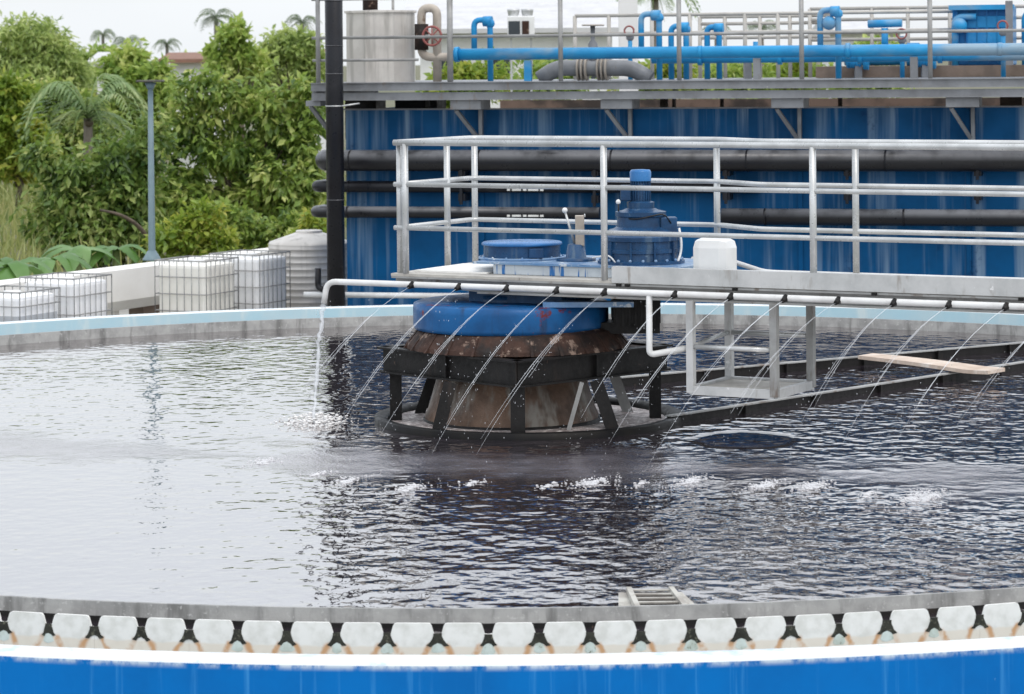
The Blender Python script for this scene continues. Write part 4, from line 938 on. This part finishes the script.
# ------------------------------------------------------------------ vegetation
def leaves(clumps, n_per, leaf, spread, droop=.3, aspect=.5):
    """clumps: (k,3) centres -> arrays of verts and quad faces"""
    k = len(clumps); n = k * n_per
    c = np.repeat(np.asarray(clumps), n_per, 0)
    off = np.random.normal(0, 1, (n, 3)); off /= np.linalg.norm(off, axis=1, keepdims=True); off *= (np.random.rand(n, 1) ** .5) * spread * np.repeat(np.random.uniform(.55, 1.35, (k, 1)), n_per, 0)
    c = c + off * np.array([1, 1, .8])
    d = off / spread + np.random.normal(0, .6, (n, 3)); d[:, 2] -= droop; d /= np.linalg.norm(d, axis=1, keepdims=True)
    up = np.random.normal(0, .55, (n, 3)); up[:, 2] += 1
    s = np.cross(d, up); s /= np.linalg.norm(s, axis=1, keepdims=True) + 1e-9
    nn = np.cross(s, d)
    L_ = leaf * np.random.uniform(.5, 1.35, (n, 1)); W = L_ * aspect * .5
    v = np.stack([c, c + d * L_ * .5 + s * W + nn * L_ * .08, c + d * L_ - nn * L_ * .08, c + d * L_ * .5 - s * W + nn * L_ * .08], 1).reshape(-1, 3)
    return v, np.arange(n * 4).reshape(-1, 4)

def tree(name, label, cat, Y, blobs, m, leaf, n_cl, n_per=26, spread=.35, depth=.8, trunk_px=None, group=None, bark=BARK, droop=.3, aspect=.5, shell=.45, limbs=6):
    """blobs: (px, py, rx_px, ry_px) crown lobes at distance Y"""
    mpp = Y / F; cen, rad = [], []
    for px, py, rx, ry in blobs:
        p = P(px, py, Y); cen.append((p.x, p.y + random.uniform(-.3, .3) * rx * mpp, p.z)); rad.append((rx * mpp, rx * mpp * depth, ry * mpp))
    cen, rad = np.array(cen), np.array(rad); vol = rad.prod(1) ** .7; pick = np.random.choice(len(cen), n_cl, p=vol / vol.sum())
    d = np.random.normal(0, 1, (n_cl, 3)); d /= np.linalg.norm(d, axis=1, keepdims=True); rr = shell + (1 - shell) * np.random.rand(n_cl, 1)
    cl = cen[pick] + d * rad[pick] * rr
    cl[:, 2] = np.maximum(cl[:, 2], GZ + .15)
    tx = float(np.average(cen[:, 0], weights=vol)) if trunk_px is None else P(trunk_px, 200, Y).x
    t = thing(name, label, cat, (tx, Y, GZ), group)
    v, f = leaves(cl, n_per, leaf, spread, droop, aspect)
    fast_mesh("crown", v, f, m, t)
    tx = float(tx); top = float(cen[:, 2].mean()); H = top - GZ
    tk = MB(); r0 = max(.05, .035 * H + .02)
    tk.tube([(tx, Y, GZ), (tx + .06 * H, Y, GZ + .35 * H), (tx - .03 * H, Y + .1, GZ + .7 * H), (tx, Y, top + .1)], [r0, r0 * .8, r0 * .6, r0 * .25], 9)
    tko = tk.build("trunk", bark, t)
    order = np.random.choice(n_cl, min(limbs * 2, n_cl), replace=False)
    for q_ in order:
        zz0 = GZ + H * random.uniform(.3, .75); a = Vector((tx, Y, zz0)); b = Vector([float(x_) for x_ in cl[q_]]); mid = a.lerp(b, .5) + ZU * random.uniform(-.1, .25)
        MB().tube([a, mid, b], [r0 * .42, r0 * .28, r0 * .08], 6).build("limb", bark, t)
    return t

tree("broadleaf_tree", "large olive green broadleaf tree left of the black standpipe", "tree", 58, [(225, 105, 32, 26), (265, 108, 34, 30), (190, 150, 30, 30), (235, 150, 40, 30), (290, 130, 30, 36), (275, 175, 44, 32), (200, 200, 38, 30), (245, 215, 55, 32), (178, 225, 22, 30), (300, 205, 28, 38), (205, 84, 22, 15), (183, 92, 16, 16), (180, 120, 20, 18), (300, 90, 18, 14), (172, 195, 20, 28), (312, 120, 12, 25), (305, 165, 20, 25)], LEAF_OLIVE, .21, 520, 22, .25, droop=.55, aspect=.48, trunk_px=250, limbs=9)
tree("dark_tree", "dark green bushy tree behind the left pair of totes, bare limb showing", "tree", 54, [(95, 190, 52, 50), (60, 215, 34, 40), (130, 205, 32, 55), (100, 235, 55, 28), (40, 160, 20, 14), (135, 160, 25, 30), (148, 140, 16, 22)], LEAF_DARK, .19, 410, 24, .28, droop=.55, trunk_px=120, limbs=8)
dk = bpy.data.objects["dark_tree"]
MB().tube(bend([P(100, 210, 51), P(120, 214, 51), P(140, 226, 51.3), P(152, 245, 51.6), P(156, 262, 51.8)], .3), [.022 + .002 * k for k in range(20)], 7).build("limb", BARK, dk)
tree("lime_shrub", "yellow green shrub right of the lamp post, above the parapet", "shrub", 49.5, [(195, 235, 32, 26), (172, 248, 20, 18), (225, 248, 22, 18), (205, 215, 18, 14)], LEAF_LIME, .15, 120, 22, .2, droop=.1, limbs=4)
tree("lime_shrub", "small bright shrub peeking left of the black standpipe, above the steel tank", "shrub", 47, [(312, 221, 11, 12), (322, 232, 9, 14), (300, 245, 14, 14)], LEAF_LIME, .14, 40, 20, .14, limbs=3)
tree("green_shrub", "mid green undergrowth shrub under the big broadleaf tree", "shrub", 52, [(265, 240, 34, 20), (290, 235, 25, 25), (235, 225, 20, 20)], LEAF_OLIVE, .16, 130, 22, .2, limbs=4)
tree("feathery_tree", "tall feathery pale green tree at the top left corner", "tree", 95, [(28, 45, 40, 30), (55, 65, 22, 40), (5, 60, 25, 30), (70, 85, 18, 35), (30, 85, 45, 30)], LEAF_BAMBOO, .30, 420, 26, .42, droop=.5, aspect=.3)
tree("mid_tree", "bright green tree behind the coconut palm, below the distant palms", "tree", 88, [(130, 90, 26, 38), (145, 115, 28, 40), (115, 70, 14, 18), (160, 85, 16, 20), (133, 60, 10, 14)], LEAF_FRESH, .28, 330, 24, .38)
tree("mid_tree", "mid green tree standing behind and left of the coconut palm", "tree", 84, [(55, 120, 40, 45), (30, 125, 34, 40), (90, 130, 30, 40)], LEAF_OLIVE, .27, 340, 24, .4)
tree("yellow_tree", "yellow green tree at the left photo edge above the dry grass", "tree", 74, [(12, 105, 22, 30), (8, 145, 24, 35), (35, 150, 18, 30)], LEAF_LIME, .24, 230, 24, .32)
tree("slender_tree", "slender tree rising above the big tree, crown against the sky", "tree", 82, [(232, 36, 14, 14), (222, 60, 18, 16), (248, 62, 18, 14), (240, 45, 14, 20)], LEAF_FRESH, .24, 120, 22, .28, droop=.2, limbs=5)
tree("slender_tree", "thin crowned tree at the skyline just left of the black standpipe", "tree", 86, [(275, 52, 16, 18), (298, 48, 20, 20), (310, 68, 18, 16), (262, 70, 14, 14), (312, 100, 14, 30)], LEAF_BAMBOO, .24, 180, 22, .3, droop=.2, limbs=5)
hl = ["first green hedge tree behind the upper walkway, near the beige pipe", "second green hedge tree, behind the condenser unit", "third green hedge tree, right of the bellows pipe", "fourth green hedge tree, below the small looped pipes", "fifth green hedge tree, left of the concrete curb", "sixth green hedge tree, behind the blue pump"]
for i, (px, w, top) in enumerate(((470, 42, 66), (548, 40, 60), (665, 40, 62), (735, 36, 62), (790, 36, 58), (870, 36, 44))):
    tree("hedge_tree", hl[i], "tree", 64 + i, [(px, 82, w, 18), (px + 10, top + 8, w * .7, 10), (px - 20, 95, w * .6, 22)], LEAF_FRESH if i % 2 else LEAF_LIME, .22, 90, 22, .3, group="hedge trees behind the upper walkway", limbs=3)
fl = [("far tree left of the distant white house", 118, 84, 128), ("far tree under the leftmost distant palm", 95, 62, 140), ("far tree behind the red roofed house", 190, 80, 135), ("far tree right of the red roofed house", 258, 78, 140), ("far tree near the standpipe skyline", 308, 82, 128), ("far tree at the left photo edge skyline", 15, 82, 150)]
for i, (lb, px, py, Y) in enumerate(fl):
    tree("far_tree", lb, "tree", Y, [(px, py, 26, 16), (px - 14, py + 12, 20, 16), (px + 16, py + 10, 20, 16)], LEAF_FRESH if i % 2 else LEAF_BAMBOO, .42, 110, 22, .55, group="distant trees on the skyline", limbs=3)

def frond_mesh(L_, arch, m, leaflet, npair, w, name="frond"):
    vs, fs_ = [], []; pts = []
    for k in range(npair + 1):
        t = k / npair; pts.append(Vector((L_ * t * (1 - .12 * t), 0, L_ * (arch * t - (arch + .45) * t * t))))
    q = MB(); q.tube(pts, [w * (1 - .8 * k / npair) for k in range(npair + 1)], 4)
    for k in range(1, npair):
        t = k / npair; l_ = leaflet * (math.sin(math.pi * min(1, t * .92 + .08)) ** .6) * random.uniform(.85, 1.1)
        for s in (-1, 1):
            p = pts[k]; tip = p + Vector((l_ * .45, s * l_ * .75, -l_ * random.uniform(.35, .6))); mid = p.lerp(tip, .5) + Vector((0, 0, l_ * .1)); ww = Vector((leaflet * .07, 0, 0))
            q.add([p - ww * .5, p + ww * .5, mid + ww, tip, mid - ww], [(0, 1, 2, 4), (4, 2, 3)])
    me = bpy.data.meshes.new(name); me.from_pydata(q.v, [], q.f); me.update(); me.materials.append(m); return me
def palm(name, label, px, py, Y, L_, m, n=16, trunk_r=.12, npair=16, group=None, lean=0., tw=1.0, arches=(1.35, .9, .5, .1), tilt=.2):
    top = P(px, py, Y); t = thing(name, label, "palm tree", (top.x + lean, Y, GZ), group)
    MB().tube([(top.x + lean, Y, GZ), (top.x + lean * .7, Y, GZ + (top.z - GZ) * .4), (top.x, Y, top.z)], [trunk_r * 1.3, trunk_r, trunk_r * .8], 10).build("trunk", PALMT, t)
    ms = [frond_mesh(L_ * random.uniform(.85, 1.1), a, m, L_ * .24 * tw, npair, L_ * .014) for a in arches]
    for k in range(n):
        o = bpy.data.objects.new("frond", ms[k % 4]); COL.objects.link(o); o.parent = t; o.location = top - OFF[t.name]
        o.rotation_euler = (random.uniform(-tilt, tilt), random.uniform(-tilt, tilt * .6), 2 * math.pi * k * .382 + random.uniform(-.2, .2))
    for k in range(3): MB().ball(top + Vector((random.uniform(-.2, .2) * L_ * .2, -.1, -.06 * L_)), .05 * L_, 8, 5).build("coconut", BARK, t)
palm("coconut_palm", "young coconut palm with arching fronds, left of the lamp post", 88, 118, 66, 1.9, LEAF_PALM, 18, .13, 24, arches=(2.3, 1.7, 1.1, .4), tilt=.3)
palm("coconut_palm", "palm crown at the top of the photo above the middle blue looped pipe", 655, -4, 92, 1.7, LEAF_PALM, 16, .14, 18, lean=.1)
for px, py, Y, lb, L_ in ((103, 34, 150, "leftmost small distant palm on the skyline", .85), (127, 42, 150, "second small distant palm, just right of the leftmost", .95), (167, 44, 140, "small distant palm above the far white house", .8), (216, 18, 110, "taller distant palm behind the slender tree", .95), (302, 22, 120, "distant palm nearest to the black standpipe", .9), (716, 30, 140, "tiny distant palm behind the middle railing", .9), (762, 27, 140, "tiny distant palm right of the middle railing corner", 1.0)):
    palm("distant_palm", lb, px, py, Y, L_, LEAF_FAR, 24, .1, 12, group="distant palms", tw=1.25, arches=(1.5, .9, .3, -.3), tilt=.4)

def banana(px, py, Y, label, specs):
    c = P(px, py, Y); t = thing("banana_plant", label, "banana plant", (c.x, Y, GZ), "banana plants behind the parapet")
    MB().tube([(c.x, Y, GZ), (c.x, Y, c.z)], [.09, .06], 9).build("stem", leaf_stem, t)
    for (az, L_, arch, W) in specs:
        q = MB(); n = 10; ca, sa = math.cos(az), math.sin(az); vs, fs_ = [], []
        for k in range(n + 1):
            u = k / n; r = L_ * u * (1 - .15 * u); z = c.z + L_ * (arch * u - (arch + .35) * u * u); w = W * math.sin(math.pi * (.06 + .9 * u)) ** .7
            for s in (-1, 0, 1): vs.append((c.x + ca * r - sa * s * w, Y + sa * r + ca * s * w, z - abs(s) * w * .35 + random.uniform(-.01, .01)))
        for k in range(n):
            for j in range(2): fs_.append((k * 3 + j, k * 3 + j + 1, k * 3 + j + 4, k * 3 + j + 3))
        q.add(vs, fs_, True); q.build("leaf", LEAF_BANANA, t)
leaf_stem = mat("banana stem", (.20, .26, .10), (.15, .17, .07), 6, .6)
rb_ = random.Random(5)
def bs(n, L0, L1): return [(2 * math.pi * k / n + rb_.uniform(-.4, .4), rb_.uniform(L0, L1), rb_.uniform(.4, 1.0), rb_.uniform(.10, .15)) for k in range(n)]
banana(10, 268, 41.0, "banana plant at the left photo edge behind the parapet", bs(8, .6, 1.0))
banana(50, 262, 42.5, "banana plant with broad pale leaves above the second tote", bs(7, .6, .95))
banana(78, 250, 46.0, "banana plant with upright leaves below the dark tree", bs(7, .6, .9))
banana(116, 250, 46.5, "banana plant with a drooping leaf just left of the lamp post", bs(7, .5, .85))

# tall grass beyond the parapet
n = 6000; gx = np.random.uniform(-19, -3.2, n); gy = np.random.uniform(47, 82, n); gpx = 512 + gx * 2800 / gy; keep = (gx > -(gy * .20) - .5) & ((gpx < 58) | (gy > 60) | (np.random.rand(n) < .12)); gx, gy = gx[keep], gy[keep]; n = len(gx)
h = np.random.uniform(.4, 1.0, n); a = np.random.uniform(0, 2 * np.pi, n); w = .018 + .012 * (gy - 45) / 30; ln = np.random.normal(0, .28, (n, 2)) * h[:, None]
base = np.stack([gx, gy, np.full(n, GZ)], 1); sd_ = np.stack([np.cos(a) * w, np.sin(a) * w, np.zeros(n)], 1)
midp = base + np.stack([ln[:, 0] * .35, ln[:, 1] * .35, h * .6], 1); tip = base + np.stack([ln[:, 0], ln[:, 1], h], 1)
vv = np.stack([base - sd_, base + sd_, midp + sd_ * .8, tip + sd_ * .1, tip - sd_ * .1, midp - sd_ * .8], 1).reshape(-1, 3)
ff = np.arange(n * 6).reshape(-1, 6); ff = np.concatenate([ff[:, [0, 1, 2, 5]], ff[:, [5, 2, 3, 4]]])
prop(fast_mesh("tall_grass", vv, ff, GRASSM), kind="stuff")

# far houses
def house(px0, px1, ytop, Y, roof, label, ridge=1.0, wall=HOUSEW):
    a, b = P(px0, ytop, Y), P(px1, ytop, Y); z = a.z
    t = thing("house", label, "house", ((a.x + b.x) / 2, Y, GZ))
    MB().box(a.x, b.x, Y, Y + 6, GZ, z).build("wall", wall, t)
    MB().prism([(-.5, 0), (3, ridge), (6.5, 0), (6.5, -.15), (-.5, -.15)], (a.x - .4, Y, z + .152), (0, 1, 0), ZU, (b.x - a.x + .8, 0, 0)).build("roof", roof, t)
    nw = max(1, int((b.x - a.x) / 1.4))
    for k in range(nw): x = a.x + (b.x - a.x) * (k + .5) / nw; MB().box(x - .3, x + .3, Y - .04, Y - .002, z - 2.4, z - 1.5).build("window", WINDOWM, t)
house(97, 117, 66, 118, ROOFG, "far white house with grey roof between the distant palms", .45)
house(170, 212, 63, 112, ROOFR, "far white house with red brown roof above the big tree", .28)
house(298, 318, 62, 116, ROOFR, "far house with red roof at the standpipe skyline", .4)
house(180, 203, 140, 76, ROOFG, "white house glimpsed through gaps in the big broadleaf tree", .5)
house(840, 900, 34, 100, ROOFG, "far white house behind the blue pump", .4)

for m in bpy.data.meshes:
    pass
